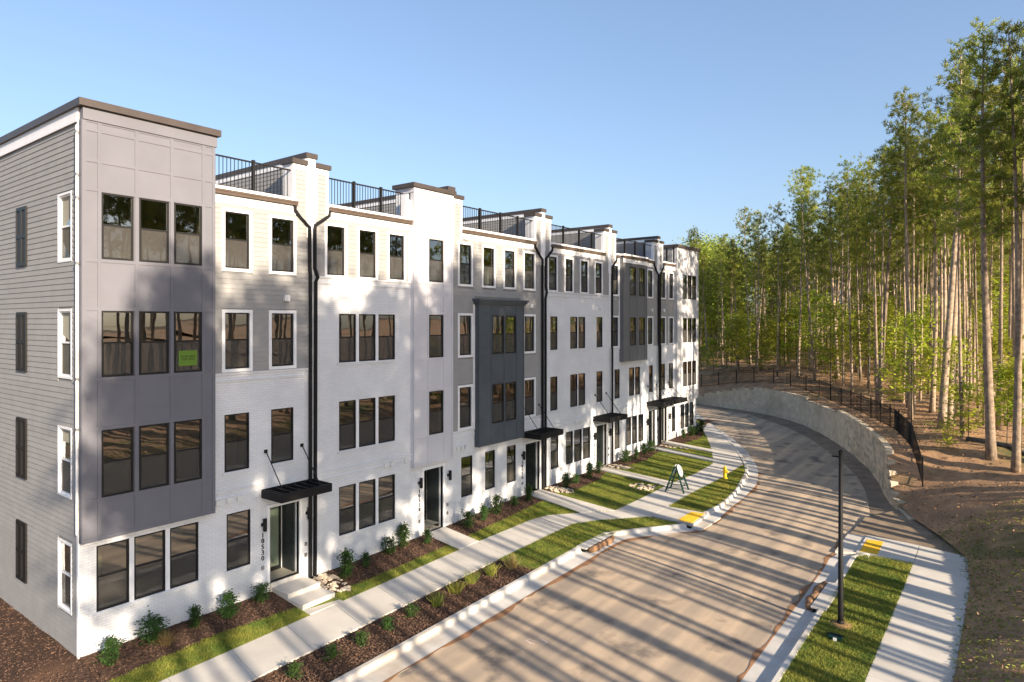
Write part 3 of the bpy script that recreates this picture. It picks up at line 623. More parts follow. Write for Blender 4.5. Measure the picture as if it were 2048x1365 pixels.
def belt(parent, y0, y1, z, xo=0):
    bpiece('belt_course', 'white_brick', parent, xo - .02, xo + .045, y0, y1, z - .06, z); bpiece('belt_course', 'white_brick', parent, xo - .02, xo + .03, y0, y1, z - .27, z - .21)
def facade(i, brick_top, brick_holes, side_zones, extra_hole=None):
    """brick wall to brick_top with holes, lap siding zones above"""
    t = TH[i]; m = MB(); wall(m, U[i], U[i + 1], -.5, brick_top, brick_holes, 0, .14, front); m.build('brick_wall', 'white_brick', t)
FLW = {}
# --- unit 1
t = TH[0]; c1 = [(.45, 1.25), (1.40, 2.20), (2.35, 3.15)]; g1 = [(.40, 1.22), (1.34, 2.19), (2.31, 3.15)]; rc = [(3.96, 4.79), (5.56, 6.40)]
def front_wall(i, zones):
    """zones: (y0,y1,z0,z1,material,holes)"""
    for y0, y1, z0, z1, m, h in zones:
        q = MB(); wall(q, y0, y1, z0, z1, h, 0 if 'brick' in m else -.004, .14, front); q.build('brick_wall' if 'brick' in m else 'wall_sheathing', m, TH[i])
d1 = (5.5, 6.62, .21, 2.66)
h = [(a, b, *FL[1]) for a, b in g1] + [(4.03, 4.83, *FL[1]), d1] + [(a, b, *FL[2]) for a, b in rc]
front_wall(0, [(0, 7.09, -.5, 3.0, 'white_brick', h), (3.56, 7.09, 3.0, 7.1, 'white_brick', h), (3.56, 7.09, 7.1, 12.62, 'grey_siding_dark', [(a, b, *FL[f]) for f in (3, 4) for a, b in rc]), (0, 3.56, 3.0, 14.0, 'bay_grey', [(a - .02, b + .02, FL[f][0] - .02, FL[f][1] + .02) for f in (2, 3, 4) for a, b in c1])])
for a, b in g1: window(t, a, b, *FL[1], 0)
MB().box(-.06, -.004, .34, .40, .98, 2.84).build('mullion', 'white_trim', t)
for a, b in ((1.22, 1.34), (2.19, 2.31)): MB().box(-.08, .004, a - .002, b + .002, 1.03, 2.78).build('mullion', 'white_trim', t)
bpiece('sill', 'white_brick', t, -.05, .04, .3, 3.25, .93, 1.022)
window(t, 4.03, 4.83, *FL[1], 0, sill=True)
for a, b in rc:
    window(t, a, b, *FL[2], 0, sill=True)
    for f in (3, 4): window(t, a, b, *FL[f], .0, casing=True)
hs = [(a - .09, b + .09, FL[f][0] - .09, FL[f][1] + .09) for f in (3, 4) for a, b in rc]
siding(t, 'f', 3.6, 6.98, 7.14, 12.34, hs, 0)
bpiece('corner_board', 'white_trim', t, .0, .034, 6.98, 7.088, 7.14, 12.3)
belt(t, 3.6, 7.09, 7.14); belt(t, 3.6, 5.2, 3.55)
B = bay(t, 0, 3.56, 2.97, 14.0, .2, c1, (2, 3, 4), [13.72, 12.92, 12.17, 10.32, 9.05, 7.2, 5.9, 4.03], 'bay_grey', verts=[.045, .40, 1.325, 2.275, 3.2, 3.515])
bpiece('fascia', 'bay_grey', B, .0, .235, -.003, 3.60, 13.95, 14.27)
# full-height block behind the bay, parapet and cap
blk = MB(); blk.box(-10.5, -4.7, .0, 3.56, -.5, 14.2); blk.box(-4.7, -.1, 3.40, 3.56, 12.3, 14.2); blk.box(-4.7, -.1, 0.02, 3.4, 12.3, 12.6); blk.build('rear_block', 'grey_siding_dark', t)
bpiece('parapet_cap', 'bronze_cap', t, .0, .33, -.12, 3.68, 14.272, 14.46); bpiece('parapet_cap', 'bronze_cap', t, -10.6, -.001, -.12, .2, 14.272, 14.46)
bpiece('frieze_board', 'white_trim', t, -10.5, .0, -.05, -.006, 13.92, 14.27); bpiece('frieze_board', 'white_trim', t, -10.5, .0, -.07, -.05, 13.9, 13.98)
# end wall
ew = [(-1.37, -.52, *FL[f]) for f in (1, 2, 3, 4)]; q = MB(); wall(q, -10.5, 0, -.5, 14.2, ew, -.004, .14, side); q.build('wall_sheathing', 'grey_siding_dark', t)
siding(t, 's', -10.5, -.1, -.02, 13.92, [(a - .05, b + .05, c - .05, d + .05) for a, b, c, d in ew], 0)
bpiece('corner_board', 'white_trim', t, -.1, .001, -.034, .0, -.2, 13.92); bpiece('corner_board', 'bay_grey', t, .001, .2, -.02, -.001, 2.97, 13.95)
MB().tube([(.03, -.07, 13.8), (.03, -.07, 3.2)], .03, 8).build('conduit', 'white_trim', t)
for z in (13.6, 12.5, 11.9, 10.2, 7.2, 5.9): bpiece('conduit_clip', 'steel', t, -.015, .075, -.105, -.034, z, z + .06)
for a, b, c, d in ew:
    W = window(t, a, b, c, d, 0, mp=side, frame='white_trim'); k = MB()
    for qq in ((a - .055, a + .004, c - .055, d + .055), (b - .004, b + .055, c - .055, d + .055), (a + .004, b - .004, d - .004, d + .055), (a + .004, b - .004, c - .055, c + .004)): pbox(k, side, *qq, -.03, .026)
    k.build('casing', 'white_trim', W)
for f in (1, 2, 3, 4):
    for s in (0, 1):
        u0 = -4.6 + .42 * s; sh = MB(); v0, v1 = FL[f]
        for qq in ((u0, u0 + .06, v0, v1), (u0 + .34, u0 + .40, v0, v1), (u0 + .06, u0 + .34, v0, v0 + .1), (u0 + .06, u0 + .34, v1 - .1, v1), (u0 + .06, u0 + .34, (v0 + v1) / 2 - .05, (v0 + v1) / 2 + .05)): pbox(sh, side, *qq, .02, .065)
        pbox(sh, side, u0 + .05, u0 + .35, v0 + .05, v1 - .05, .02, .042); sh.build('shutter', 'black_frame', t)
interior(t, 0, 7.09); door_recess(t, *d1, number='10530'); canopy(t, 5.2, 7.12, rods=(5.36, 6.72))
gutter(t, 3.6, 6.5); railing(t, 3.6, 6.37, (5.0,)); pier(t, 7.08)
downspout(t, [(.09, 6.4, 12.62), (.09, 6.4, 12.45), (.1, 6.97, 11.95), (.1, 6.98, 10.6), (.1, 7.0, 10.3), (.1, 7.0, .02), (.2, 7.0, -.06)])
# --- unit 2
t = TH[1]; c2 = [(7.74, 8.52), (9.18, 9.98), (10.64, 11.44)]; g2 = [(8.28, 9.05), (9.18, 9.99), (10.12, 10.97)]; tw = [(12.67, 13.5)]; d2 = (12.53, 13.69, .03, 2.63)
h = [(a, b, *FL[f]) for f in (1, 2, 3) for a, b in g2] + [d2]
front_wall(1, [(7.09, 14.12, -.5, 2.9, 'white_brick', h), (7.09, 11.8, 2.9, 10.28, 'white_brick', h), (7.09, 11.8, 10.28, 12.62, 'grey_siding_dark', [(a, b, *FL[4]) for a, b in c2]), (11.8, 14.12, 2.9, 14.0, 'bay_white', [(a - .02, b + .02, FL[f][0] - .02, FL[f][1] + .02) for f in (2, 3, 4) for a, b in tw])])
for f in (1, 2, 3):
    for a, b in g2: window(t, a, b, *FL[f], 0)
    for a, b in ((9.05, 9.18), (9.99, 10.12)): MB().box(-.08, .004, a - .002, b + .002, *FL[f]).build('mullion', 'white_trim', t)
    bpiece('sill', 'white_brick', t, -.05, .04, 8.2, 11.06, FL[f][0] - .09, FL[f][0] - .004)
for a, b in c2: window(t, a, b, *FL[4], 0, casing=True)
siding(t, 'f', 7.2, 11.66, 10.32, 12.34, [(a - .09, b + .09, FL[4][0] - .09, FL[4][1] + .09) for a, b in c2], 0)
bpiece('corner_board', 'white_trim', t, .0, .034, 7.092, 7.2, 10.32, 12.3); bpiece('corner_board', 'white_trim', t, .0, .034, 11.66, 11.798, 10.3, 12.3)
belt(t, 7.1, 11.8, 10.31); belt(t, 7.3, 11.8, 3.45)
B = bay(t, 11.8, 14.1, 2.9, 14.0, .2, tw, (2, 3, 4), [13.75, 12.75, 12.2, 10.3, 9.07, 7.18, 5.92, 4.03], 'bay_white', verts=[11.845, 12.6, 13.57, 14.055])
MB().box(-.85, -.141, 11.8, 14.1, 12.3, 14.0).build('tower_back', 'white_trim', B); bpiece('fascia', 'bay_white', B, -.85, .225, 11.78, 14.115, 13.9, 14.1); bpiece('cap', 'bronze_cap', B, -.95, .31, 11.68, 14.2, 14.102, 14.27)
interior(t, 7.09, 14.12); door_recess(t, *d2, number='10528')
gutter(t, 7.8, 11.79); railing(t, 7.8, 11.5, (9.05, 10.35)); bpiece('corner_board', 'white_trim', t, -.3, -.02, 11.55, 11.795, 12.7, 13.6); pier(t, 14.14, left=False)
downspout(t, [(.09, 7.85, 12.62), (.09, 7.8, 12.45), (.1, 7.2, 12.05), (.1, 7.18, 11.9), (.1, 7.18, 10.55), (.1, 7.3, 10.25), (.1, 7.22, 10.1), (.1, 7.19, .0), (.22, 7.2, -.08)])
# --- unit 3
t = TH[2]; c3 = [(14.7, 15.5), (16.31, 17.12), (17.89, 18.69), (19.47, 20.32)]; e3 = [(14.7, 15.5), (19.47, 20.32)]; b3 = [(16.7, 17.52), (17.65, 18.46)]; g3 = [(14.84, 15.59), (16.47, 17.19), (18.09, 18.8)]; d3 = (19.56, 20.8, .22, 2.68)
h = [(a, b, *FL[1]) for a, b in g3] + [d3]; hw_ = [(a, b, *FL[4]) for a, b in c3] + [(a, b, *FL[f]) for f in (2, 3) for a, b in e3] + [(a - .02, b + .02, FL[f][0] - .02, FL[f][1] + .02) for f in (2, 3) for a, b in b3]
front_wall(2, [(14.12, 21.07, -.5, 3.9, 'white_brick', h), (14.12, 21.07, 3.9, 12.62, 'grey_siding_dark', hw_)])
for a, b in g3: window(t, a, b, *FL[1], 0, sill=True)
for a, b in c3: window(t, a, b, *FL[4], 0, casing=True)
for f in (2, 3):
    for a, b in e3: window(t, a, b, *FL[f], 0, casing=True)
hs = [(a - .09, b + .09, c - .09, d + .09) for a, b, c, d in hw_[:4] + hw_[4:8]] + [(15.73, 19.13, 3.0, 9.78)]
siding(t, 'f', 14.22, 20.96, 3.98, 12.34, hs, 0, pieces=False)
for a, b in ((14.12, 14.22), (20.96, 21.07)): bpiece('corner_board', 'white_trim', t, .0, .034, a, b, 3.98, 12.3)
for a, b in ((15.62, 15.727), (19.133, 19.24)): bpiece('corner_board', 'white_trim', t, .0, .034, a, b, 3.98, 9.5)
belt(t, 14.13, 15.9, 3.98); belt(t, 19.0, 21.07, 3.98)
B = bay(t, 15.73, 19.13, 3.12, 9.5, .27, b3, (2, 3), [9.15, 7.15, 5.95, 4.0], 'bay_slate', verts=[15.775, 16.62, 17.585, 18.54, 19.085])
for k, (z, e) in enumerate(((9.5, .05), (9.58, .11), (9.67, .17))): bpiece('cornice', 'bay_slate', B, .0, .27 + e, 15.73 - e, 19.13 + e, z + .001, z + .09)
interior(t, 14.12, 21.07); door_recess(t, *d3, number='10526'); canopy(t, 19.25, 21.3, rods=(19.42, 20.72))
gutter(t, 14.85, 20.42); railing(t, 14.86, 20.33, (16.25, 17.75, 19.1)); pier(t, 21.06)
downspout(t, [(.09, 20.3, 12.62), (.09, 20.32, 12.45), (.1, 20.93, 11.9), (.1, 20.94, .25), (.2, 20.94, .15)])
# --- unit 4
t = TH[3]; c4 = [(21.6, 22.36), (23.18, 23.93), (24.76, 25.52), (26.35, 27.1)]; m4 = [(21.77, 22.45), (23.7, 24.45), (24.53, 25.27), (26.52, 27.21)]; g4 = [(21.82, 22.55), (23.26, 23.98), (24.08, 24.9), (25.0, 25.81)]; d4 = (26.47, 27.68, .3, 2.72)
h = [(a, b, *FL[f]) for f in (2, 3) for a, b in m4] + [(a, b, *FL[1]) for a, b in g4] + [d4]
front_wall(3, [(21.07, 28.05, -.5, 10.28, 'white_brick', h), (21.07, 28.05, 10.28, 12.62, 'grey_siding_dark', [(a, b, *FL[4]) for a, b in c4])])
for f in (2, 3):
    for a, b in m4: window(t, a, b, *FL[f], 0, sill=True)
    MB().box(-.08, .004, 24.448, 24.532, *FL[f]).build('mullion', 'white_trim', t)
for a, b in g4: window(t, a, b, *FL[1], 0, sill=True)
for a, b in c4: window(t, a, b, *FL[4], 0, casing=True)
for a, b in ((23.978, 24.082), (24.898, 25.002)): MB().box(-.08, .004, a, b, *FL[1]).build('mullion', 'white_trim', t)
siding(t, 'f', 21.17, 27.94, 10.32, 12.34, [(a - .09, b + .09, FL[4][0] - .09, FL[4][1] + .09) for a, b in c4], 0, pieces=False)
for a, b in ((21.07, 21.17), (27.94, 28.05)): bpiece('corner_board', 'white_trim', t, .0, .034, a, b, 10.3, 12.3)
belt(t, 21.08, 28.05, 10.31); belt(t, 21.3, 26.1, 3.45)
interior(t, 21.07, 28.05); door_recess(t, *d4, number='10524'); canopy(t, 26.1, 28.2, rods=(26.35, 27.62))
gutter(t, 21.78, 27.4); railing(t, 21.8, 27.3, (23.2, 24.8, 26.2)); pier(t, 28.04)
downspout(t, [(.09, 21.9, 12.62), (.09, 21.85, 12.45), (.1, 21.24, 11.95), (.1, 21.22, 10.6), (.1, 21.32, 10.25), (.1, 21.2, 9.9), (.1, 21.2, .25), (.2, 21.2, .15)])
# --- unit 5
t = TH[4]; e5 = [(28.38, 29.1), (33.12, 33.83)]; b5 = [(30.18, 30.97), (31.44, 32.18)]; m5 = [(28.66, 29.32), (30.53, 31.25), (31.33, 32.04), (33.35, 33.92)]; g5 = [(28.69, 29.32), (30.16, 30.82), (30.92, 31.64), (31.76, 32.54)]; d5 = (33.24, 34.25, .42, 2.85)
h = [(a, b, *FL[2]) for a, b in m5] + [(a, b, *FL[1]) for a, b in g5] + [d5]; hw_ = [(a, b, *FL[f]) for f in (3, 4) for a, b in e5] + [(a - .02, b + .02, FL[f][0] - .02, FL[f][1] + .02) for f in (3, 4) for a, b in b5]
front_wall(4, [(28.05, 34.72, -.5, 7.1, 'white_brick', h), (28.05, 34.72, 7.1, 12.62, 'grey_siding_dark', hw_)])
for a, b in m5: window(t, a, b, *FL[2], 0, sill=True)
for a, b in g5: window(t, a, b, *FL[1], 0, sill=True)
for a, b in ((30.818, 30.922), (31.638, 31.762)): MB().box(-.08, .004, a, b, *FL[1]).build('mullion', 'white_trim', t)
MB().box(-.08, .004, 31.248, 31.332, *FL[2]).build('mullion', 'white_trim', t)
for f in (3, 4):
    for a, b in e5: window(t, a, b, *FL[f], 0, casing=True)
siding(t, 'f', 28.15, 34.61, 7.14, 12.34, [(a - .09, b + .09, c - .09, d + .09) for a, b, c, d in hw_[:4]] + [(29.27, 32.54, 6, 13)], 0, pieces=False)
for a, b, z in ((28.05, 28.15, 7.14), (34.61, 34.72, 7.14), (29.17, 29.267, 7.14), (32.543, 32.64, 7.14)): bpiece('corner_board', 'white_trim', t, .0, .034, a, b, z, 12.3)
belt(t, 28.06, 29.27, 7.14); belt(t, 32.54, 34.72, 7.14); belt(t, 28.3, 33.0, 3.55)
bay(t, 29.27, 32.54, 6.29, 12.6, .27, b5, (3, 4), [12.2, 10.3, 9.05, 7.2], 'bay_charcoal', verts=[29.315, 30.1, 31.2, 32.25, 32.495])
interior(t, 28.05, 34.72); door_recess(t, *d5); canopy(t, 33.0, 34.72, zt=3.5, rods=(33.15, 34.4))
gutter(t, 28.76, 29.26); gutter(t, 29.26, 32.55, .27); gutter(t, 32.55, 34.05); railing(t, 28.78, 33.97, (30.2, 31.6, 32.9)); pier(t, 34.7)
downspout(t, [(.09, 28.85, 12.62), (.09, 28.8, 12.45), (.1, 28.22, 12.0), (.1, 28.2, 7.3), (.14, 28.15, 7.0), (.14, 28.15, .4), (.24, 28.15, .3)])
downspout(t, [(.09, 33.95, 12.62), (.09, 34.0, 12.45), (.1, 34.58, 11.9), (.1, 34.6, 7.3), (.14, 34.6, 7.0), (.14, 34.6, .5), (.24, 34.6, .45)])
# --- unit 6
t = TH[5]; rc6 = [(35.03, 35.83), (36.45, 37.15)]; c6 = [(38.43, 39.15), (39.24, 39.98), (40.08, 40.84)]; d6 = (35.2, 36.1, .5, 2.9)
h = [(a, b, *FL[1]) for a, b in c6] + [(36.95, 37.55, *FL[1]), d6] + [(a, b, *FL[2]) for a, b in rc6]
front_wall(5, [(34.72, 41.35, -.5, 3.0, 'white_brick', h), (34.72, 37.4, 3.0, 7.1, 'white_brick', h), (34.72, 37.4, 7.1, 12.62, 'grey_siding_dark', [(a, b, *FL[f]) for f in (3, 4) for a, b in rc6]), (37.4, 41.35, 3.0, 14.0, 'bay_pale', [(a - .02, b + .02, FL[f][0] - .02, FL[f][1] + .02) for f in (2, 3, 4) for a, b in c6])])
for a, b in c6: window(t, a, b, *FL[1], 0)
for a, b in ((39.148, 39.242), (39.978, 40.082)): MB().box(-.08, .004, a, b, *FL[1]).build('mullion', 'white_trim', t)
bpiece('sill', 'white_brick', t, -.05, .04, 38.35, 40.92, .93, 1.022)
window(t, 36.95, 37.55, *FL[1], 0, sill=True)
for a, b in rc6:
    window(t, a, b, *FL[2], 0, sill=True)
    for f in (3, 4): window(t, a, b, *FL[f], 0, casing=True)
siding(t, 'f', 34.82, 37.4, 7.14, 12.34, [(a - .09, b + .09, FL[f][0] - .09, FL[f][1] + .09) for f in (3, 4) for a, b in rc6], 0, pieces=False)
bpiece('corner_board', 'white_trim', t, .0, .034, 34.722, 34.82, 7.14, 12.3); belt(t, 34.73, 37.4, 7.14)
B = bay(t, 37.4, 41.3, 3.05, 14.0, .2, c6, (2, 3, 4), [13.75, 12.17, 10.32, 9.05, 7.2, 5.9, 4.03], 'bay_pale', verts=[37.445, 38.37, 39.195, 40.03, 40.9, 41.255])
MB().box(-1.6, -.141, 37.4, 41.35, 12.3, 14.0).build('tower_back', 'bay_pale', B); bpiece('cap', 'bronze_cap', B, -1.7, .31, 37.3, 41.45, 14.002, 14.2)
interior(t, 34.72, 41.35); door_recess(t, *d6); canopy(t, 34.92, 37.0, zt=3.5, rods=(35.15, 36.4))
gutter(t, 35.42, 37.39); railing(t, 35.44, 37.3, (36.4,))
downspout(t, [(.09, 35.5, 12.62), (.09, 35.45, 12.45), (.1, 34.86, 11.95), (.1, 34.84, 7.3), (.14, 34.82, 7.0), (.14, 34.82, .5), (.24, 34.82, .45)])
q = MB(); q.quad((-10.5, 41.35, -.5), (0, 41.35, -.5), (0, 41.35, 14), (-10.5, 41.35, 14)); q.build('end_wall', 'grey_siding_dark', t)
# roofs, back walls, party walls inside, for each house
for i in range(6):
    y0 = 3.58 if i == 0 else U[i]; m = MB(); m.box(-10.5, -.14, y0 + .001, U[i + 1] - .001, 12.4, 12.6); m.build('roof_deck', 'roof_deck', TH[i])
    m = MB(); m.box(-10.5, -10.3, y0 + .001, U[i + 1] - .001, -.5, 12.39); m.build('back_wall', 'grey_siding_dark', TH[i])
    for y, z in ((U[i] + (6.1, 6.02, 5.9, 5.85, 5.6, .8)[i], 9.5),): bpiece('vent_hood', 'vent_white', TH[i], .02, .11, y - .1, y + .1, z - .1, z + .1)
for i, ysn in ((0, (3.74, 4.09, 4.44)), (1, (10.45, 10.78, 11.5)), (2, (14.6, 14.85, 15.1)), (3, (24.2, 24.45, 24.7))):
    for y in ysn: bpiece('vent_hood', 'vent_white', TH[i], .0, .09, y - .085, y + .085, 3.14, 3.29)
for i, (y, z, x) in enumerate(((.75, 12.2, -1.2), (4.3, 12.2, -1.0), (15.2, 12.2, -1.0))):
    MB().lathe([(.09, z), (.09, z + .03)], x, y, 12).build('ceiling_light', 'lamp_glow', TH[0 if i < 2 else 2])
# window signs
for label, x, y, z in (('green for-sale placard in the near end house window', .2 - .022, 2.75, 7.66), ('green for-sale placard in the slate bay window', .27 - .085, 18.03, 7.66)):
    s = thing('sale_sign', label, 'sign', (x, y, z), group='for-sale placards in windows'); MB().box(x - .012, x - .004, y - .27, y + .27, z - .22, z + .22).build('board', 'sale_green', s)
    me = text_mesh('AVAILABLE\nFOR SALE', .088, 'black_frame', .001); piece('lettering', me, s, (x - .001, y, z + .01), rot=(math.radians(90), 0, math.radians(90)))

# ------------------------------------------------------------------ retaining wall and fence
Qw, sw_ = resample(PATH[6:22], .46); Nw = normals(Qw)
rw = thing('retaining_wall', 'long curved block retaining wall below the pine wood', 'wall', (11, 39.4, 0))
bm = MB().box(-.225, .225, -.3, .0, 0, .196).mesh('block', 'block_concrete'); cm = MB().box(-.23, .23, -.30, .015, 0, .08).mesh('cap_block', 'block_concrete')
cand = []
for i in range(len(Qw) - 1):
    p = Qw[i]; nc = int(round(p[2] / .2)); ang = math.atan2(-Nw[i, 1], -Nw[i, 0]) - math.pi / 2
    zb = float(pY(p[1])) - .18
    for c in range(nc + 1):
        off = .23 if c % 2 else 0; d = Qw[i + 1, :2] - p[:2]; d = d / (np.linalg.norm(d) + 1e-9)
        x, y = p[0] + d[0] * off + Nw[i, 0] * .012 * c, p[1] + d[1] * off + Nw[i, 1] * .012 * c
        cand.append(((x, y, zb + .2 * c), ang, math.hypot(x - 19.4, y + 6.9)))
    if nc >= 1:
        x, y = p[0] + Nw[i, 0] * .012 * nc, p[1] + Nw[i, 1] * .012 * nc
        piece('cap_block', cm, rw, (x, y, zb + .2 * (nc + 1)), rot=(0, 0, ang))
cand.sort(key=lambda q: q[2]); J = MB(); CORN = [(-.225, -.3, 0), (.225, -.3, 0), (.225, 0, 0), (-.225, 0, 0), (-.225, -.3, .196), (.225, -.3, .196), (.225, 0, .196), (-.225, 0, .196)]
for k, (p, ang, _) in enumerate(cand):
    jit = random.uniform(-.008, .008)
    if k < 300: piece('block', bm, rw, (p[0] + jit, p[1] + jit, p[2]), rot=(0, 0, ang + jit))
    else:
        ca, sa = math.cos(ang), math.sin(ang); J.hexa([(p[0] + jit + x * ca - y * sa, p[1] + jit + x * sa + y * ca, p[2] + z) for x, y, z in CORN])
o = J.build('block_courses', 'block_concrete', rw); o['kind'] = 'stuff'
FD = 1.25; Qp, _ = resample(PATH[7:21], .1); Np_ = normals(Qp); FX = Qp[:, 0] + Np_[:, 0] * FD + .0; FY = Qp[:, 1] + Np_[:, 1] * FD
FZ = np.array([hill(x, y)[0] for x, y in zip(FX, FY)]); k_ = np.ones(9) / 9; FZ = np.convolve(np.pad(FZ, 4, mode='edge'), k_, 'valid')
fe = thing('metal_fence', 'black metal picket fence curving above the retaining wall', 'fence', (FX[60], FY[60], FZ[60]))
pm = MB().box(-.03, .03, -.03, .03, -.1, 1.32).mesh('post', 'black_metal')
for i in range(0, len(FX), 20): piece('post', pm, fe, (FX[i], FY[i], FZ[i]))
for z in (.12, .98, 1.16):
    MB().tube([(FX[i], FY[i], FZ[i] + z) for i in range(0, len(FX), 10)], .016, 4).build('rail', 'black_metal', fe)
J = MB()
for i in range(len(FX)):
    if i % 20: J.box(FX[i] - .008, FX[i] + .008, FY[i] - .008, FY[i] + .008, FZ[i] + .06, FZ[i] + 1.2)
o = J.build('pickets', 'black_metal', fe); o['kind'] = 'stuff'

# ------------------------------------------------------------------ vegetation builders (local coordinates, origin at base)
def blades(name, m, C, D, L, Wd, two=False):   # C centres, D directions (unit), quads
    n = len(C); r = RNG.normal(size=(n, 3)); S = np.cross(D, r); S /= np.linalg.norm(S, axis=1)[:, None] + 1e-9
    S *= (Wd / 2)[:, None]; T = C + D * L[:, None]
    if two:
        mid = C + D * (L * .5)[:, None]; V = np.stack([C, mid + S, T, mid - S], 1).reshape(-1, 3)
    else:
        V = np.stack([C - S, C + S, T + S * .5, T - S * .5], 1).reshape(-1, 3)
    return np_mesh(name, m, V, np.arange(n * 4).reshape(n, 4))
def rdir(n, up=0.0):
    v = RNG.normal(size=(n, 3)); v[:, 2] += up; return v / (np.linalg.norm(v, axis=1)[:, None] + 1e-9)
def pine_variant(seed, H=21, cb_=.55, full=1.0):
    rs = np.random.default_rng(seed); T = MB(); a1, a2 = rs.uniform(0, 6.28, 2); bend = rs.uniform(.12, .45)
    axis = lambda z: (bend * math.sin(z / H * 2.4 + a1) - bend * math.sin(a1), bend * math.sin(z / H * 3.0 + a2) - bend * math.sin(a2))
    zs = np.linspace(-.4, H * .985, 14); r0 = (.19, .16, .13, .22, .17, .12, .17, .15)[(seed - 11) % 8]
    T.tube([(*axis(z), z) for z in zs], [max(.02, r0 * (1 - .88 * max(z, 0) / H) * (1.25 if z < .2 else 1)) for z in zs], 8)
    C, D = [], []
    n = int(34 * full)
    for k in range(n):
        t = (k + rs.uniform(0, .8)) / n; z = H * (cb_ + (1 - cb_) * t ** .85); ax, ay = axis(z); th = k * 2.4 + rs.uniform(-.5, .5)
        Lb = (2.45 * (1 - t) ** .65 + .35) * rs.uniform(.45, 1.1) * (.55 + .45 * min(1, t * 4)); el = math.radians(rs.uniform(-8, 20) + 35 * t)
        d = np.array([math.cos(th) * math.cos(el), math.sin(th) * math.cos(el), math.sin(el)]); p0 = np.array([ax, ay, z]); p1 = p0 + d * Lb * .6 + np.array([0, 0, -.05]); p2 = p0 + d * Lb + np.array([0, 0, .15 * Lb])
        T.tube([p0, p1, p2], [.035 * (1 - .6 * t), .022, .008], 4, cap=False)
        for q in range(int(7 + Lb * 6.5)):
            f = rs.uniform(.3, 1.05); c = p0 + (p1 - p0) * min(1, f / .6) if f < .6 else p1 + (p2 - p1) * (f - .6) / .4
            c = c + rs.normal(size=3) * np.array([.27, .27, .16]) * (.5 + f * .7); C.append(c); D.append(d * .5 + np.array([0, 0, .45]))
    for k in range(int(10 * full)):                              # dead stubs below the crown
        z = H * rs.uniform(.3, cb_ + .05); ax, ay = axis(z); th = rs.uniform(0, 6.28); L = rs.uniform(.3, 1.3)
        T.tube([(ax, ay, z), (ax + L * math.cos(th), ay + L * math.sin(th), z + rs.uniform(-.2, .3))], [.016, .006], 3, cap=False)
    C = np.array(C); D = np.array(D); nb = 17
    CC = np.repeat(C, nb, 0) + RNG.normal(size=(len(C) * nb, 3)) * .05; DD = np.repeat(D, nb, 0) * .9 + RNG.normal(size=(len(C) * nb, 3)) * .75
    DD /= np.linalg.norm(DD, axis=1)[:, None]; L = RNG.uniform(.12, .25, len(CC)); Wd = RNG.uniform(.028, .05, len(CC))
    return T.mesh('trunk', 'bark', smooth=True), blades('crown', 'pine_needles', CC, DD, L, Wd)
PINES = [pine_variant(11 + k, cb_=c, full=f) for k, (c, f) in enumerate(((.52, .85), (.58, .8), (.64, .65), (.50, .95), (.60, .75), (.68, .5), (.60, 1.35), (.63, 1.2)))]
def broad_variant(seed, H, R, nleaf, leaf, m, zlo=.15, trunk_r=.03, layered=True, bark='bark_grey'):
    rs = np.random.default_rng(seed); T = MB(); T.tube([(0, 0, -.2), (.03, .02, H * .4), (rs.uniform(-.1, .1) * H * .3, rs.uniform(-.1, .1) * H * .3, H * .97)], [trunk_r, trunk_r * .7, .006], 6)
    nb = int(16 + H * 2); C = []; D = []; per = nleaf // nb
    for k in range(nb):
        t = (k + .5) / nb; z = H * (zlo + (1 - zlo) * t); th = k * 2.4 + rs.uniform(-.6, .6); Lb = R * (math.sin(math.pi * (.12 + .85 * t)) ** .8) * rs.uniform(.5, 1.15); el = math.radians(rs.uniform(5, 40))
        d = np.array([math.cos(th) * math.cos(el), math.sin(th) * math.cos(el), math.sin(el)]); p0 = np.array([0, 0, z * .92]); T.tube([p0, p0 + d * Lb], [trunk_r * .35, .004], 4, cap=False)
        f = rs.uniform(.2, 1.05, per); sp = np.array([.17, .17, .05 if layered else .17]) * R
        c = p0 + d * (Lb * f)[:, None] + rs.normal(size=(per, 3)) * sp; C.append(c)
        q = rs.normal(size=(per, 3)) * np.array([1, 1, .35]); D.append(q / np.linalg.norm(q, axis=1)[:, None])
    C = np.concatenate(C); D = np.concatenate(D); n = len(C); S = np.cross(D, np.array([0, 0, 1.]) + RNG.normal(size=(n, 3)) * .45); S /= np.linalg.norm(S, axis=1)[:, None] + 1e-9
    L = RNG.uniform(.7, 1.3, n) * leaf; S *= (L * .3)[:, None]; mid = C + D * (L * .45)[:, None]; V = np.stack([C, mid + S, C + D * L[:, None], mid - S], 1).reshape(-1, 3)
    return T.mesh('stem', bark, smooth=True), np_mesh('foliage', m, V, np.arange(n * 4).reshape(n, 4))
SAPS = [broad_variant(31, 5.0, 1.9, 1100, .24, 'sapling_leaves', zlo=.2), broad_variant(32, 3.2, 1.4, 800, .21, 'sapling_leaves', zlo=.1), broad_variant(33, 7.0, 2.2, 1500, .25, 'sapling_leaves', zlo=.3, trunk_r=.05), broad_variant(37, 1.3, .8, 400, .14, 'sapling_leaves', zlo=.05, trunk_r=.012)]
MIDS = [broad_variant(71, 11, 2.3, 2400, .26, 'tree_leaves', zlo=.35, trunk_r=.08), broad_variant(72, 9, 2.6, 2200, .26, 'sapling_leaves', zlo=.3, trunk_r=.07)]
BROAD = [broad_variant(41, 15, 5.5, 9000, .34, 'tree_leaves', zlo=.22, trunk_r=.22, layered=False), broad_variant(42, 12, 4.5, 7000, .32, 'tree_leaves', zlo=.12, trunk_r=.18, layered=False)]
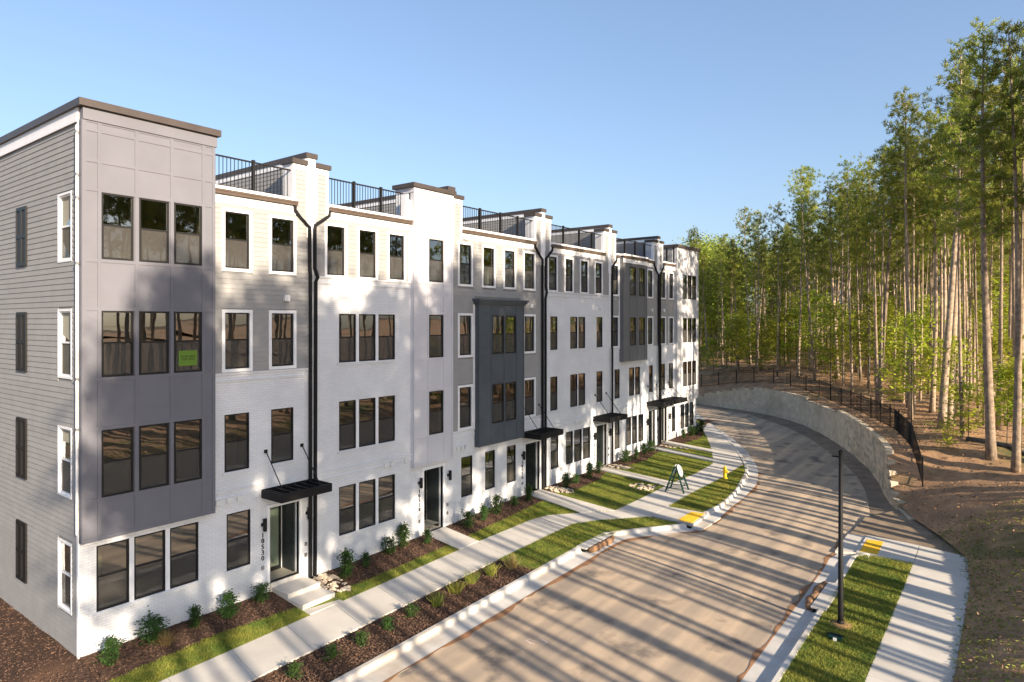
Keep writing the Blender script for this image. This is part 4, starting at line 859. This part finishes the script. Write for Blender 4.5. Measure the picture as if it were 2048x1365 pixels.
SHRUB = [broad_variant(51 + k, h, r, n, .085, 'shrub_leaves', zlo=.05, trunk_r=.012, layered=False) for k, (h, r, n) in enumerate(((.78, .36, 900), (.68, .42, 900), (.88, .34, 1000)))]
SMALL = broad_variant(61, .36, .26, 500, .06, 'shrub_leaves', zlo=.05, trunk_r=.008, layered=False)
def tuft_mesh(seed, n=160, h=.55, spread=.5, m='dry_grass'):
    C = RNG.normal(size=(n, 3)) * np.array([.07, .07, 0]); D = RNG.normal(size=(n, 3)) * np.array([spread, spread, .1]) + np.array([0, 0, 1]); D /= np.linalg.norm(D, axis=1)[:, None]
    return blades('blades', m, C, D, RNG.uniform(.6, 1.1, n) * h, np.full(n, .014))
TUFT = tuft_mesh(1)
def plant(name, meshes, names, label, cat, loc, s=1, rz=None, group=None, sz=None, tilt=0):
    o = bpy.data.objects.new(name, None); o.empty_display_size = .2; o.location = loc; o.scale = (s, s, sz or s); o.rotation_euler = (random.gauss(0, tilt), random.gauss(0, tilt), random.uniform(0, 6.28) if rz is None else rz)
    col.objects.link(o); tag(o, label, cat, group)
    for me, nm in zip(meshes, names):
        if me is None: continue
        c = bpy.data.objects.new(nm, me); c.parent = o; col.objects.link(c)
    return o
def pine(x, y, v, s, label, group='pine trees of the wood', sz=None):
    z, d = hill(x, y); k = float(np.interp(y, (36, 50, 70, 110), (1.0, .9, .8, .74))) if x < 20.5 else 1; s *= k; sz = sz * k if sz else None
    return plant('pine_tree', PINES[v], ('trunk', 'crown'), label, 'pine tree', (x, y, z - .05), s, group=group, sz=sz, tilt=.009)
# named trunks at the edge of the wood
NEAR = [(18.35, 30.6, 3, .93, 'slender pine at the right with its foot on the bank crest'), (19.25, 29.6, 0, .93, 'rightmost pine standing beside the fallen log'), (16.0, 36.2, 3, 1.0, 'thick grey pine trunk standing just behind the yucca-like seedling'), (14.15, 39.8, 4, .98, 'straight pine rising behind the near end of the fence'),
        (14.9, 43.5, 0, .95, 'pine close behind the straight trunk near the fence'), (11.6, 45.2, 3, .92, 'leaning pale pine trunk behind the middle of the fence'), (9.0, 50.5, 5, .95, 'pine standing behind the fence above the wall\'s middle'), (3.8, 55.2, 1, .86, 'dark pine just behind the fence at the wall\'s crown'), (-.5, 57.6, 2, .84, 'tall dark pine left of the wall\'s crown'), (-4.2, 63, 4, .76, 'pale isolated pine near the house row\'s end'), (-8.2, 68, 5, .7, 'leftmost slim pine beside the last house')]
pts = []
for x, y, v, s, l in NEAR: pine(x, y, v, s, l, group='pines at the edge of the wood'); pts.append((x, y))
def zone(x, y):
    px = ((x - 19.4) * math.cos(YAW) + (y + 6.9) * math.sin(YAW)) / ((y + 6.9) * math.cos(YAW) - (x - 19.4) * math.sin(YAW))
    row = 'front' if y < 46 else 'second' if y < 58 else 'middle' if y < 74 else 'back'; return px, row, ('leftmost', 'left', 'middle', 'right', 'rightmost')[int(np.searchsorted((.36, .47, .58, .68), px))]
def scatter(n, gen, dmin, tries=40):
    out = []
    for _ in range(n):
        for _ in range(tries):
            x, y = gen()
            if all((x - a) ** 2 + (y - b) ** 2 > dmin * dmin for a, b in pts): pts.append((x, y)); out.append((x, y)); break
    return out
def in_view():
    while True:
        y = random.uniform(34, 112) if random.random() < .8 else random.uniform(34, 66); xl = 19.4 - .41 * (y + 6.9); x = random.uniform(xl, 19.8)
        if hill(x, y)[1] > 3.0: return x, y
for x, y in scatter(172, in_view, 1.7):
    v = random.choices(range(6), (3, 3, 3, 2, 3, 2))[0]; s = random.uniform(.78, 1.02)
    px, row, third = zone(x, y); s *= float(np.interp(px, (.28, .45), (.84, 1)))
    pine(x, y, v, s, f'slender pine in the {row} rows of the wood, {third} fifth', group=f'pines in the {row} rows of the wood, {third} fifth', sz=s * random.uniform(.92, 1.12))
def frontrow():
    while True:
        y = random.uniform(33, 56); x = random.uniform(19.4 - .34 * (y + 6.9), 19.6)
        if hill(x, y)[1] > 2.6: return x, y
for x, y in scatter(22, frontrow, 1.5):
    px, row, third = zone(x, y); s = random.uniform(.84, .98)
    pine(x, y, random.choice((1, 2, 4, 5, 5)), s * .85, f'thin pine in the {row} rows of the wood, {third} fifth', group=f'thin pines in the {row} rows of the wood, {third} fifth', sz=s)
def beyond():
    y = random.uniform(31, 60); return random.uniform(20.6, 26), y
for x, y in scatter(9, beyond, 3.0): pine(x, y, random.randrange(6), random.uniform(.7, .85), 'pine beyond the right edge of the picture', group='pines outside the picture throwing shadows')
EDGE = interp([(-30, 35), (0, 34), (10, 33), (14, 30), (20.5, 25), (27, 21), (31, 20)])
def south():
    while True:
        y = random.uniform(-9, 31); x = float(EDGE(y)) + random.uniform(0, 7)
        if y > 18 and random.random() < .5: continue
        if y + .24 * x > 1.6: return x, y
for x, y in scatter(90, south, 1.5): pine(x, y, random.choice((6, 7, 6, 7, 4)), random.uniform(.99, 1.12) * float(np.interp(y, (14, 24), (1, .84))), 'pine beyond the right edge of the picture', group='pines outside the picture throwing shadows')
# understory
def under():
    while True:
        y = random.uniform(33, 85); xl = 19.4 - .40 * (y + 6.9); x = random.uniform(max(xl, -14), 20.0)
        if hill(x, y)[1] > 2.2: return x, y
for k, (x, y) in enumerate(scatter(90, under, 1.0)):
    v = random.choices((0, 1, 2), (3, 2, 2))[0]; z, d = hill(x, y)
    px, row, third = zone(x, y); kind_ = ('bright green leafy sapling', 'low bushy bright sapling', 'tall airy yellow-green sapling')[v]
    plant('sapling', SAPS[v], ('stem', 'foliage'), f'{kind_} in the {row} rows of the wood, {third} fifth', 'sapling', (x, y, z), random.uniform(.7, 1.15), group=f'saplings in the {row} rows, {third} fifth')
for x, y, v, s, l in ((16.6, 31.3, 3, 1.0, 'small bright seedling on the open bank below the pines'), (17.3, 34.3, 1, .9, 'bright green sapling between the two thick pine trunks'), (18.9, 33.2, 0, .8, 'arching yellow-green sapling behind the rightmost pine'), (12.9, 42.6, 0, .75, 'leafy sapling just behind the bend of the fence')):
    plant('sapling', SAPS[v], ('stem', 'foliage'), l, 'sapling', (x, y, hill(x, y)[0]), s, group='saplings at the wood edge')
def mids():
    while True:
        y = random.uniform(40, 100); x = random.uniform(19.4 - .40 * (y + 6.9), 19.8)
        if hill(x, y)[1] > 4: return x, y
for k, (x, y) in enumerate(scatter(22, mids, 1.3)):
    px, row, third = zone(x, y); plant('slender_tree', MIDS[k % 2], ('trunk', 'crown'), f"thin {('yellow-green', 'light green')[k % 2]} broadleaf tree in the {row} rows of the wood, {third} fifth", 'tree', (x, y, hill(x, y)[0]), random.uniform(.75, 1.15), group=f'thin broadleaf trees in the {row} rows, {third} fifth')
# broadleaf trees closing the far side
for k, (x, y, v, s) in enumerate(((-9.5, 76, 0, .95), (-14, 84, 1, 1.0), (-20, 92, 0, 1.1), (-12.5, 70, 1, .65), (-17, 72, 0, .8), (-24, 108, 0, 1.15), (-10, 112, 1, 1.2), (2, 118, 0, 1.1), (-34, 104, 0, 1.1), (11, 116, 1, 1.2), (20, 114, 0, 1.1), (-2, 106, 1, 1.1), (-17, 120, 1, 1.3), (6, 124, 0, 1.2), (16, 124, 1, 1.3), (-28, 122, 0, 1.2))):
    l = ('yellow-green broadleaf tree showing over the far end house', 'broadleaf tree with bright low crown beyond the far end house')[k] if k < 2 else 'yellow-green broadleaf tree at the back of the wood'
    plant('broadleaf_tree', BROAD[v], ('trunk', 'crown'), l, 'tree', (x, y, hill(x, y)[0]), s, group='broadleaf trees at the back' if k > 1 else None)
for k, (a, b, r, l) in enumerate((((17.3, 33.6), (20.2, 30.9), .13, 'fallen log lying across the bank crest at the right'), ((12.0, 47.5), (15.6, 46.6), .1, 'fallen log on the forest floor behind the fence'))):
    m = MB(); P = [(a[0] + (b[0] - a[0]) * t, a[1] + (b[1] - a[1]) * t) for t in (0, .3, .6, 1)]; m.tube([(x, y, hill(x, y)[0] + r * .6) for x, y in P], [r, r * .95, r * .85, r * .7], 8)
    tag(m.build('fallen_log', 'bark_grey', None, smooth=True), l, 'log')
# the wood goes on behind as one mass
def merged(n, gen):
    parts_ = {0: ([], []), 1: ([], [])}; off = [0, 0]
    dat = []
    for tm, cm_ in PINES[:6]:
        tv = np.empty(len(tm.vertices) * 3, np.float32); tm.vertices.foreach_get('co', tv); cv = np.empty(len(cm_.vertices) * 3, np.float32); cm_.vertices.foreach_get('co', cv)
        tf = np.array([tuple(p.vertices) for p in tm.polygons if len(p.vertices) == 4]); cv = cv.reshape(-1, 4, 3)[::3]; ctr = cv.mean(1, keepdims=True); dat.append((tv.reshape(-1, 3), tf, ((cv - ctr) * 1.7 + ctr).reshape(-1, 3)))
    for _ in range(n):
        x, y = gen(); z = hill(x, y)[0]; tv, tf, cv = dat[random.randrange(6)]; a = random.uniform(0, 6.28); c_, s_ = math.cos(a), math.sin(a); px = zone(x, y)[0]; k = random.uniform(.62, .8) * float(np.interp(px, (.28, .45), (.84, 1)))
        M = np.array([[c_, -s_, 0], [s_, c_, 0], [0, 0, 1]]).T * k; P = np.array([x, y, z])
        parts_[0][0].append(tv @ M + P); parts_[0][1].append(tf + off[0]); off[0] += len(tv)
        parts_[1][0].append(cv @ M + P); parts_[1][1].append(np.arange(len(cv)).reshape(-1, 4) + off[1]); off[1] += len(cv)
    r = thing('distant_wood', 'far mass of pines closing the back of the wood', 'wood', (5, 90, 5), kind='stuff')
    for i, (nm, m_) in enumerate((('trunks', 'bark'), ('crowns', 'pine_needles'))):
        o = link(bpy.data.objects.new(nm, np_mesh(nm, m_, np.concatenate(parts_[i][0]), np.concatenate(parts_[i][1])))); o.parent = r; o.matrix_parent_inverse = Matrix.Translation((-5, -90, -5)); o['kind'] = 'stuff'
def far_gen():
    y = random.uniform(84, 124); return random.uniform(19.4 - .41 * (y + 6.9), 20), y
merged(120, far_gen)
# far house glimpsed behind the trees
fh = thing('distant_house', 'pale grey house glimpsed through trees past the far end', 'house', (-24, 96, 5))
zf = hill(-24, 96)[0]; MB().box(-31, -19, 96, 104, zf - .5, zf + 8.5).build('wall', 'far_wall', fh)
m = MB(); m.v = [(-31.5, 95.5, zf + 8.5), (-18.5, 95.5, zf + 8.5), (-18.5, 104.5, zf + 8.5), (-31.5, 104.5, zf + 8.5), (-31.5, 100, zf + 11.5), (-18.5, 100, zf + 11.5)]; m.f = [(0, 1, 5, 4), (2, 3, 4, 5), (0, 4, 3), (1, 2, 5), (3, 2, 1, 0)]; m.build('roof', 'bronze_cap', fh)
for x in (-29, -26, -23, -20.6):
    for z in (1.2, 4.4): bpiece('window', 'black_frame', fh, x - .5, x + .5, 95.94, 96.0, zf + z, zf + z + 1.6)

# shrubs along the fronts
SH = [(.73, .45, 'round shrub nearest the house corner'), (.45, 1.65, 'spreading shrub with a dry tuft below the first triple window'), (.48, 2.8, 'third shrub from the house corner below the triple window'), (.62, 3.75, 'variegated shrub below the gap between the triple and single window'), (.42, 4.95, 'shrub left of the front steps'),
      (.83, 7.95, 'shrub beside the downspout stones'), (.67, 8.95, 'shrub under the left pane of the second house\'s low triple window'), (.43, 10.3, 'shrub under the right pane of the second house\'s low triple window'), (.26, 11.15, 'small shrub between low triple window and number 10528'), (.75, 12.0, 'shrub just left of the 10528 door walk'),
      (.78, 14.4, 'shrub just right of the 10528 door walk'), (.83, 15.4, 'second shrub right of the 10528 door'), (.69, 16.45, 'third shrub right of the 10528 door'), (.62, 17.85, 'shrub under the slate bay, left of a pair'), (.69, 18.9, 'shrub left of the slate bay house door'),
      (.9, 21.9, 'first shrub right of the stone patch by the fourth house'), (.8, 23.0, 'second shrub below the fourth house windows'), (.8, 24.4, 'third shrub below the fourth house windows'), (.62, 25.7, 'shrub left of the fourth house door'), (.65, 28.9, 'shrub right of the fourth house downspout'), (.65, 30.2, 'yellowish shrub below the charcoal bay'), (.6, 31.4, 'shrub right of the yellowish one below the charcoal bay'), (.6, 32.4, 'shrub left of the charcoal bay house door'),
      (.6, 37.6, 'first shrub below the far end tower'), (.7, 38.7, 'second shrub below the far end tower'), (.65, 39.7, 'third shrub below the far end tower'), (.7, 40.7, 'last shrub at the far end corner')]
for k, (x, y, l) in enumerate(SH):
    plant('shrub', SHRUB[k % 3], ('stem', 'foliage'), l, 'shrub', (x, y, float(zfront(x, y)) - .02), (.88, 1.02, .72, .98, .8, 1.08, .66)[k % 7], group='shrubs along the house fronts')
plant('grass_tuft', (TUFT,), ('blades',), 'dry straw-coloured grass tuft beneath the spreading shrub', 'grass tuft', (.85, 1.8, -.12), .75)
ST = [(4.71, 3.2), (4.74, 4.35), (4.78, 5.3), (4.7, 6.35), (4.64, 7.35)]; STL = ('nearest small round shrub in the curbside mulch strip', 'second small shrub from the near end of the curbside strip', 'third small shrub in the curbside strip', 'fourth small shrub in the curbside strip', 'fifth small shrub, last green one in the curbside strip')
for (x, y), l in zip(ST, STL): plant('small_shrub', SMALL, ('stem', 'foliage'), l, 'shrub', (x, y, float(pY(y)) - .06), 1.0, group='small shrubs in the curbside strip')
TF = [(4.76, 8.35), (4.62, 9.4), (4.51, 10.3), (4.65, 11.2), (4.83, 12.1)]; TL = ('olive grass tuft after the small green shrubs', 'second grass tuft in the curbside strip', 'third grass tuft in the curbside strip', 'fourth grass tuft in the curbside strip', 'straw-coloured grass tuft where the curbside lawn begins')
TUFTG = tuft_mesh(2, 140, .5, .42, 'grass_blades')
for k, ((x, y), l) in enumerate(zip(TF, TL)): plant('grass_tuft', (TUFT if k == 4 else TUFTG,), ('blades',), l, 'grass tuft', (x, y, float(pY(y)) - .06), .95, group='grass tufts in the curbside strip')

# stone patches
def rock_mesh(seed):
    rs = np.random.default_rng(seed); m = MB(); n = 7
    prof = [(-.7, .55), (-.25, .95), (.3, .9), (.75, .5)]
    for z, r in prof:
        for k in range(n): t = 6.283 * k / n; q = r * rs.uniform(.8, 1.15); m.v.append((q * math.cos(t), q * math.sin(t) * .75, z * .6 * rs.uniform(.85, 1.1)))
    for i in range(3):
        for k in range(n): k2 = (k + 1) % n; m.f.append((i * n + k, i * n + k2, (i + 1) * n + k2, (i + 1) * n + k))
    m.f.append(tuple(range(n))[::-1]); m.f.append(tuple(range(3 * n, 4 * n))); return m.mesh('stone', 'stone_tan', smooth=False)
ROCK = [rock_mesh(k) for k in range(5)]
for n, cx, cy_, rx, ry, sz, l in ((130, .75, 7.2, 1.0, .5, .085, 'patch of tan river stones at the first downspout'), (85, .85, 21.35, .85, .5, .085, 'patch of river stones beside the slate bay house walk'), (75, 3.9, 24.55, .7, .55, .085, 'oval patch of river stones set in the lawn'), (75, .85, 27.65, .8, .42, .085, 'patch of river stones right of the fourth house door'), (50, 1.2, 34.5, 1.0, .3, .08, 'patch of river stones between the two farthest walks')):
    th = thing('stone_bed', l, 'stones', (cx, cy_, float(zfront(cx, cy_))), group='river stone patches'); MB().lathe([(1.0, -.02), (.6, .02)], 0, 0, 14)
    for k in range(n):
        r = math.sqrt(random.random()); a = random.uniform(0, 6.283); x, y = cx + rx * r * math.cos(a) + .3 * (random.random() - .5), cy_ + ry * r * math.sin(a)
        if x < .12: x = .12 + random.random() * .3
        s = sz * random.uniform(.55, 1.25)
        piece('stone', random.choice(ROCK), th, (x, y, float(zfront(x, y)) + .02 + .05 * (1 - r) * random.random()), (s, s, s * .8), (random.uniform(-.4, .4), random.uniform(-.4, .4), random.uniform(0, 6.28)))

# ------------------------------------------------------------------ street objects
def z_at(x, y): return float(pY(y))
lp = thing('lamp_post', 'tall slim black post in the grass with no lamp head', 'lamp post', (15.26, 14.25, z_at(0, 14.25)))
z0 = z_at(0, 14.25) - .02; MB().tube([(15.26, 14.25, z0), (15.26, 14.25, z0 + .35), (15.26, 14.25, z0 + 5.05)], [.085, .078, .052], 14).build('pole', 'black_metal', lp, smooth=True)
m = MB(); m.lathe([(.1, z0), (.1, z0 + .1), (.085, z0 + .14)], 15.26, 14.25, 14); m.build('base_collar', 'black_metal', lp)
m = MB(); m.lathe([(.06, z0 + 4.97), (.062, z0 + 5.06), (.02, z0 + 5.09)], 15.26, 14.25, 12); m.box(15.02, 15.26, 14.235, 14.265, z0 + 4.86, z0 + 4.9); m.build('top_bracket', 'black_metal', lp)
dm = MB(); dm.lathe([(.34, z0 - .02), (.3, z0 + .03), (.14, z0 + .055)], 15.26, 14.25, 18); tag(dm.build('soil_ring', 'sock', None, smooth=True), 'bare soil ring around the lamp post foot', 'soil')
vb = thing('valve_box', 'small dark green utility box lying in the grass near the lamp post', 'utility box', (15.33, 13.2, z_at(0, 13.2)))
z1 = z_at(0, 13.2) + .02; MB().box(15.16, 15.5, 13.1, 13.32, z1, z1 + .1).build('lid', 'sign_green', vb, bevel=.01); MB().box(15.3, 15.38, 13.04, 13.1, z1, z1 + .07).build('marker', 'sign_white', vb); MB().tube([(15.1, 13.2, z1 + .11), (15.56, 13.22, z1 + .12)], .02, 6).build('handle', 'black_metal', vb)
# hydrant
hx, hy = 6.72, 28.65; hz = z_at(hx, hy); hd = thing('fire_hydrant', 'yellow fire hydrant in the curbside grass', 'hydrant', (hx, hy, hz))
m = MB(); m.lathe([(.15, hz - .03), (.15, hz + .03), (.095, hz + .05), (.09, hz + .44), (.115, hz + .455), (.115, hz + .5), (.1, hz + .525), (.085, hz + .6), (.04, hz + .645)], hx, hy, 16); m.build('barrel', 'hydrant_yellow', hd, smooth=True)
MB().lathe([(.025, hz + .64), (.025, hz + .7)], hx, hy, 5).build('operating_nut', 'hydrant_yellow', hd)
for dx, dy, r in ((1, 0, .065), (0, 1, .05), (0, -1, .05)): MB().tube([(hx + dx * .08, hy + dy * .08, hz + .38), (hx + dx * .17, hy + dy * .17, hz + .38), (hx + dx * .18, hy + dy * .18, hz + .38), (hx + dx * .21, hy + dy * .21, hz + .38)], [r, r, r * .8, r * .6], 12).build('hose_outlet', 'hydrant_yellow', hd)
# folding sign: two A-shaped sides joined by rails, oval plates at the top
sx, sy = 5.6, 24.95; szz = z_at(sx, sy); sg = thing('folding_sign', 'dark green folding sign stand with white oval plate on the sidewalk', 'sign', (sx, sy, szz)); top = 1.28
def rotp(a, b): c, s = math.cos(.12), math.sin(.12); return (sx + a * c - b * s, sy + a * s + b * c)
for e in (-1, 1):                                            # two A shapes, spread along a
    for sd in (-1, 1): MB().tube([(*rotp(sd * .47, e * .43), szz), (*rotp(sd * .03, e * .30), szz + top)], .045, 4).build('leg', 'sign_green', sg)
    for h_ in (.20,): f = .47 - .44 * h_ / top; MB().tube([(*rotp(-f, e * .41), szz + h_), (*rotp(f, e * .41), szz + h_)], .026, 4).build('cross_bar', 'sign_green', sg)
for sd in (-1, 1):
    for h_ in (.34, .62): a_ = sd * (.47 - .44 * h_ / top); b_ = .43 - .13 * h_ / top; MB().tube([(*rotp(a_, -b_), szz + h_), (*rotp(a_, b_), szz + h_)], .026, 4).build('cross_bar', 'sign_green', sg)
    k = MB(); n = 22; fr = []; bk = []
    for i in range(n):
        a = 6.283 * i / n; u, v = .30 * math.cos(a), .30 * math.sin(a); h_ = 1.03 + v; o_ = sd * (.47 - .44 * h_ / top + .045)
        fr.append((*rotp(o_, u), szz + h_)); bk.append((*rotp(o_ - sd * .02, u), szz + h_))
    k.v = fr + bk; k.f = [tuple(range(n)), tuple(range(n, 2 * n))[::-1]] + [(i, (i + 1) % n, n + (i + 1) % n, n + i) for i in range(n)]; k.build('oval_plate', 'sign_white', sg)
    k = MB()
    for u, v, r in ((-.07, .11, .05), (.07, .09, .055), (.0, -.1, .07)):
        h_ = 1.03 + v; o_ = sd * (.47 - .44 * h_ / top + .047); k.tube([(*rotp(o_, u), szz + h_), (*rotp(o_ + sd * .004, u), szz + h_)], r * .6, 10)
    k.build('emblem', 'sign_green', sg)
# storm inlets with brown filter socks
def inlet(label, x, y0, y1, sgn, lbl2):
    z = z_at(x, (y0 + y1) / 2); th = thing('storm_inlet', label, 'storm drain', (x, (y0 + y1) / 2, z)); a, b = sorted((x, x + sgn * .46))
    MB().box(a, b, y0, y1, z - .05, z + .014).build('top_slab', 'curb_concrete', th, bevel=.015); MB().box(*sorted((x + sgn * .5, x + sgn * .1)), y0 + .05, y1 - .05, z - .3, z - .025).build('throat', 'black_frame', th)
    s = thing('filter_sock', lbl2, 'filter sock', (x, (y0 + y1) / 2, z - .1)); xs_ = x - sgn * .07
    for k, (u0, u1) in enumerate(((y0 + .1, (y0 + y1) / 2), ((y0 + y1) / 2 - .1, y1 - .05))): MB().tube([(xs_ - sgn * .05 * k, u0, z - .08), (xs_ - sgn * .1, (u0 + u1) / 2, z - .07), (xs_, u1, z - .06)], [.10, .135, .10], 10).build('sock_roll', 'sock', s, smooth=True)
inlet('storm drain inlet in the curb at the house-side lawn', 6.12, 15.2, 17.2, -1, 'brown filter sock lying at the house-side storm drain')
inlet('storm drain inlet in the curb left of the lamp post grass', 14.28, 14.9, 17.3, 1, 'brown filter sock lying at the storm drain by the lamp post')
# chalk utility mark on the road
m = MB(); cz = z_at(0, 8.4) - .152 + .05 * 4 * .27 * .73 + .006; c = (8.55, 8.45)
for a, b in (((-.28, -.14), (-.05, -.2)), ((-.28, -.14), (-.2, .06)), ((.28, .14), (.05, .2)), ((.28, .14), (.2, -.06)), ((-.14, -.04), (.14, .06)), ((-.28, -.14), (.05, -.17)), ((.28, .14), (-.05, .17))):
    p, q = Vector((c[0] + a[0], c[1] + a[1])), Vector((c[0] + b[0], c[1] + b[1])); d = (q - p).normalized(); n_ = Vector((-d.y, d.x)) * .013
    zz = lambda v: cz + .023 * (v.y - 8.45); m.quad((p.x - n_.x, p.y - n_.y, zz(p)), (q.x - n_.x, q.y - n_.y, zz(q)), (q.x + n_.x, q.y + n_.y, zz(q)), (p.x + n_.x, p.y + n_.y, zz(p)))
tag(m.build('road_marking', 'chalk', None), 'small pale pink spray-paint mark on the road', 'marking')

# ------------------------------------------------------------------ grass, chips, litter
def on_walk(x, y):
    bad = np.zeros(len(x), bool)
    for W in list(WALKS.values()) + [[(.0, 5.5), (2.2, 5.5), (2.2, 6.82), (.0, 6.82)]]:
        ins = np.ones(len(x), bool); k = len(W)
        for i in range(k):
            (ax, ay), (bx, by) = W[i], W[(i + 1) % k]; ins &= ((bx - ax) * (y - ay) - (by - ay) * (x - ax)) > -.02
        bad |= ins
    for cx, cy_, rx, ry in ((.75, 7.2, 1.0, .5), (.85, 21.35, .85, .5), (3.9, 24.55, .75, .6), (.85, 27.65, .8, .42)): bad |= ((x - cx) / rx) ** 2 + ((y - cy_) / ry) ** 2 < 1
    return bad
def sample(n, y0, y1, lo, hi):
    y = RNG.uniform(y0, y1, n * 3); a, b = lo(y), hi(y); wmax = float(np.max(b - a)); keep = RNG.uniform(0, wmax, n * 3) < (b - a); y, a, b = y[keep][:n], a[keep][:n], b[keep][:n]
    return a + (b - a) * RNG.uniform(0, 1, len(y)), y
const = lambda v: (lambda y: v + 0 * y)
def grass(label, n, y0, y1, lo, hi, zf_, h=.05):
    x, y = sample(n, y0, y1, lo, hi); k = ~on_walk(x, y); x, y = x[k], y[k]; n = len(x); C = np.c_[x, y, zf_(x, y) - .004]
    D = RNG.normal(size=(n, 3)) * np.array([.55, .55, 0]) + np.array([0, 0, 1]); D /= np.linalg.norm(D, axis=1)[:, None]
    clump = 1 + .35 * noise2(x * 3, y * 3); me = blades('grass', 'grass_blades', C, D, RNG.uniform(.6, 1.3, n) * h * clump, RNG.uniform(.009, .018, n)); tag(link(bpy.data.objects.new('grass', me)), label, 'grass', kind='stuff')
grass('short green turf between the mulch beds and the sidewalk', 60000, 0, 20, lambda y: xm(y) - .06, lambda y: xs_in(y) + .012, zfront)
grass('turf of the front lawns around the stone patches', 60000, 20, 43, lambda y: np.minimum(xm(y), xs_in(y) - .05) - .05, lambda y: xs_in(y) + .012, zfront)
grass('turf wedge between sidewalk and curb before the ramp', 22000, 12.5, 20.25, lambda y: xs_out(y) - .012, lambda y: cb(y) + .015, flat)
grass('turf around the fire hydrant', 22000, 22.3, 32.2, lambda y: xs_out(y) - .012, lambda y: cb(y) + .015, flat)
grass('turf strip around the lamp post', 60000, 2, 20.7, const(14.66), const(16.385), flat, h=.06)
def chips(label, n, y0, y1, lo, hi, zf_, m='chips', size=.055, cat='mulch'):
    x, y = sample(n, y0, y1, lo, hi); k = ~on_walk(x, y); x, y = x[k], y[k]; n = len(x); C = np.c_[x, y, zf_(x, y) + .012 + RNG.uniform(0, .02, n)]
    D = rdir(n) * np.array([1, 1, .35]); D /= np.linalg.norm(D, axis=1)[:, None]; me = blades('wood_chips', m, C, D, RNG.uniform(.5, 1.4, n) * size, RNG.uniform(.3, .5, n) * size); tag(link(bpy.data.objects.new('wood_chips' if cat == 'mulch' else 'leaf_litter', me)), label, cat, kind='stuff')
chips('bark chips in the beds along the house fronts', 26000, 0, 41, const(.05), lambda y: np.maximum(xm(y), .1) - .02, zfront)
chips('bark chips below the end wall', 9000, -6, 0, const(-7), const(2.0), lambda x, y: fb(y))
chips('bark chips in the curbside strip', 14000, -1, 12.6, const(4.0), const(5.62), lambda x, y: pY(y) - .04)
def litter(label, n, s0, s1, d0, d1, size, m='leaf_litter'):
    i = RNG.integers(s0, s1, n); d = d0 + (d1 - d0) * RNG.uniform(0, 1, n) ** 1.3; j = RNG.uniform(-.3, .3, (n, 2)); x = QF[i, 0] + QN[i, 0] * d + j[:, 0]; y = QF[i, 1] + QN[i, 1] * d + j[:, 1]
    z = np.array([hill(a, b)[0] for a, b in zip(x, y)]) + .02; D = rdir(n) * np.array([1, 1, .3]); D /= np.linalg.norm(D, axis=1)[:, None]
    me = blades('leaf_litter', m, np.c_[x, y, z], D, RNG.uniform(.5, 1.5, n) * size, RNG.uniform(.3, .6, n) * size); tag(link(bpy.data.objects.new('leaf_litter' if m == 'leaf_litter' else 'grass', me)), label, 'leaf litter' if m == 'leaf_litter' else 'grass', kind='stuff')
i0 = int(np.argmin(np.abs(QF[:, 1] - 8) + 10 * (QF[:, 0] < 17))); i1 = int(np.argmin(np.hypot(QF[:, 0] + 5, QF[:, 1] - 55)))
litter('dry leaves and straw scattered on the bank and wood floor', 16000, i0, i1, .3, 16, .10)
litter('thin weeds on the bank by the sidewalk', 9000, i0, i0 + 34, .1, 5, .07, 'grass_blades')
for o in bpy.data.objects:
    if '_w' in o: del o['_w']
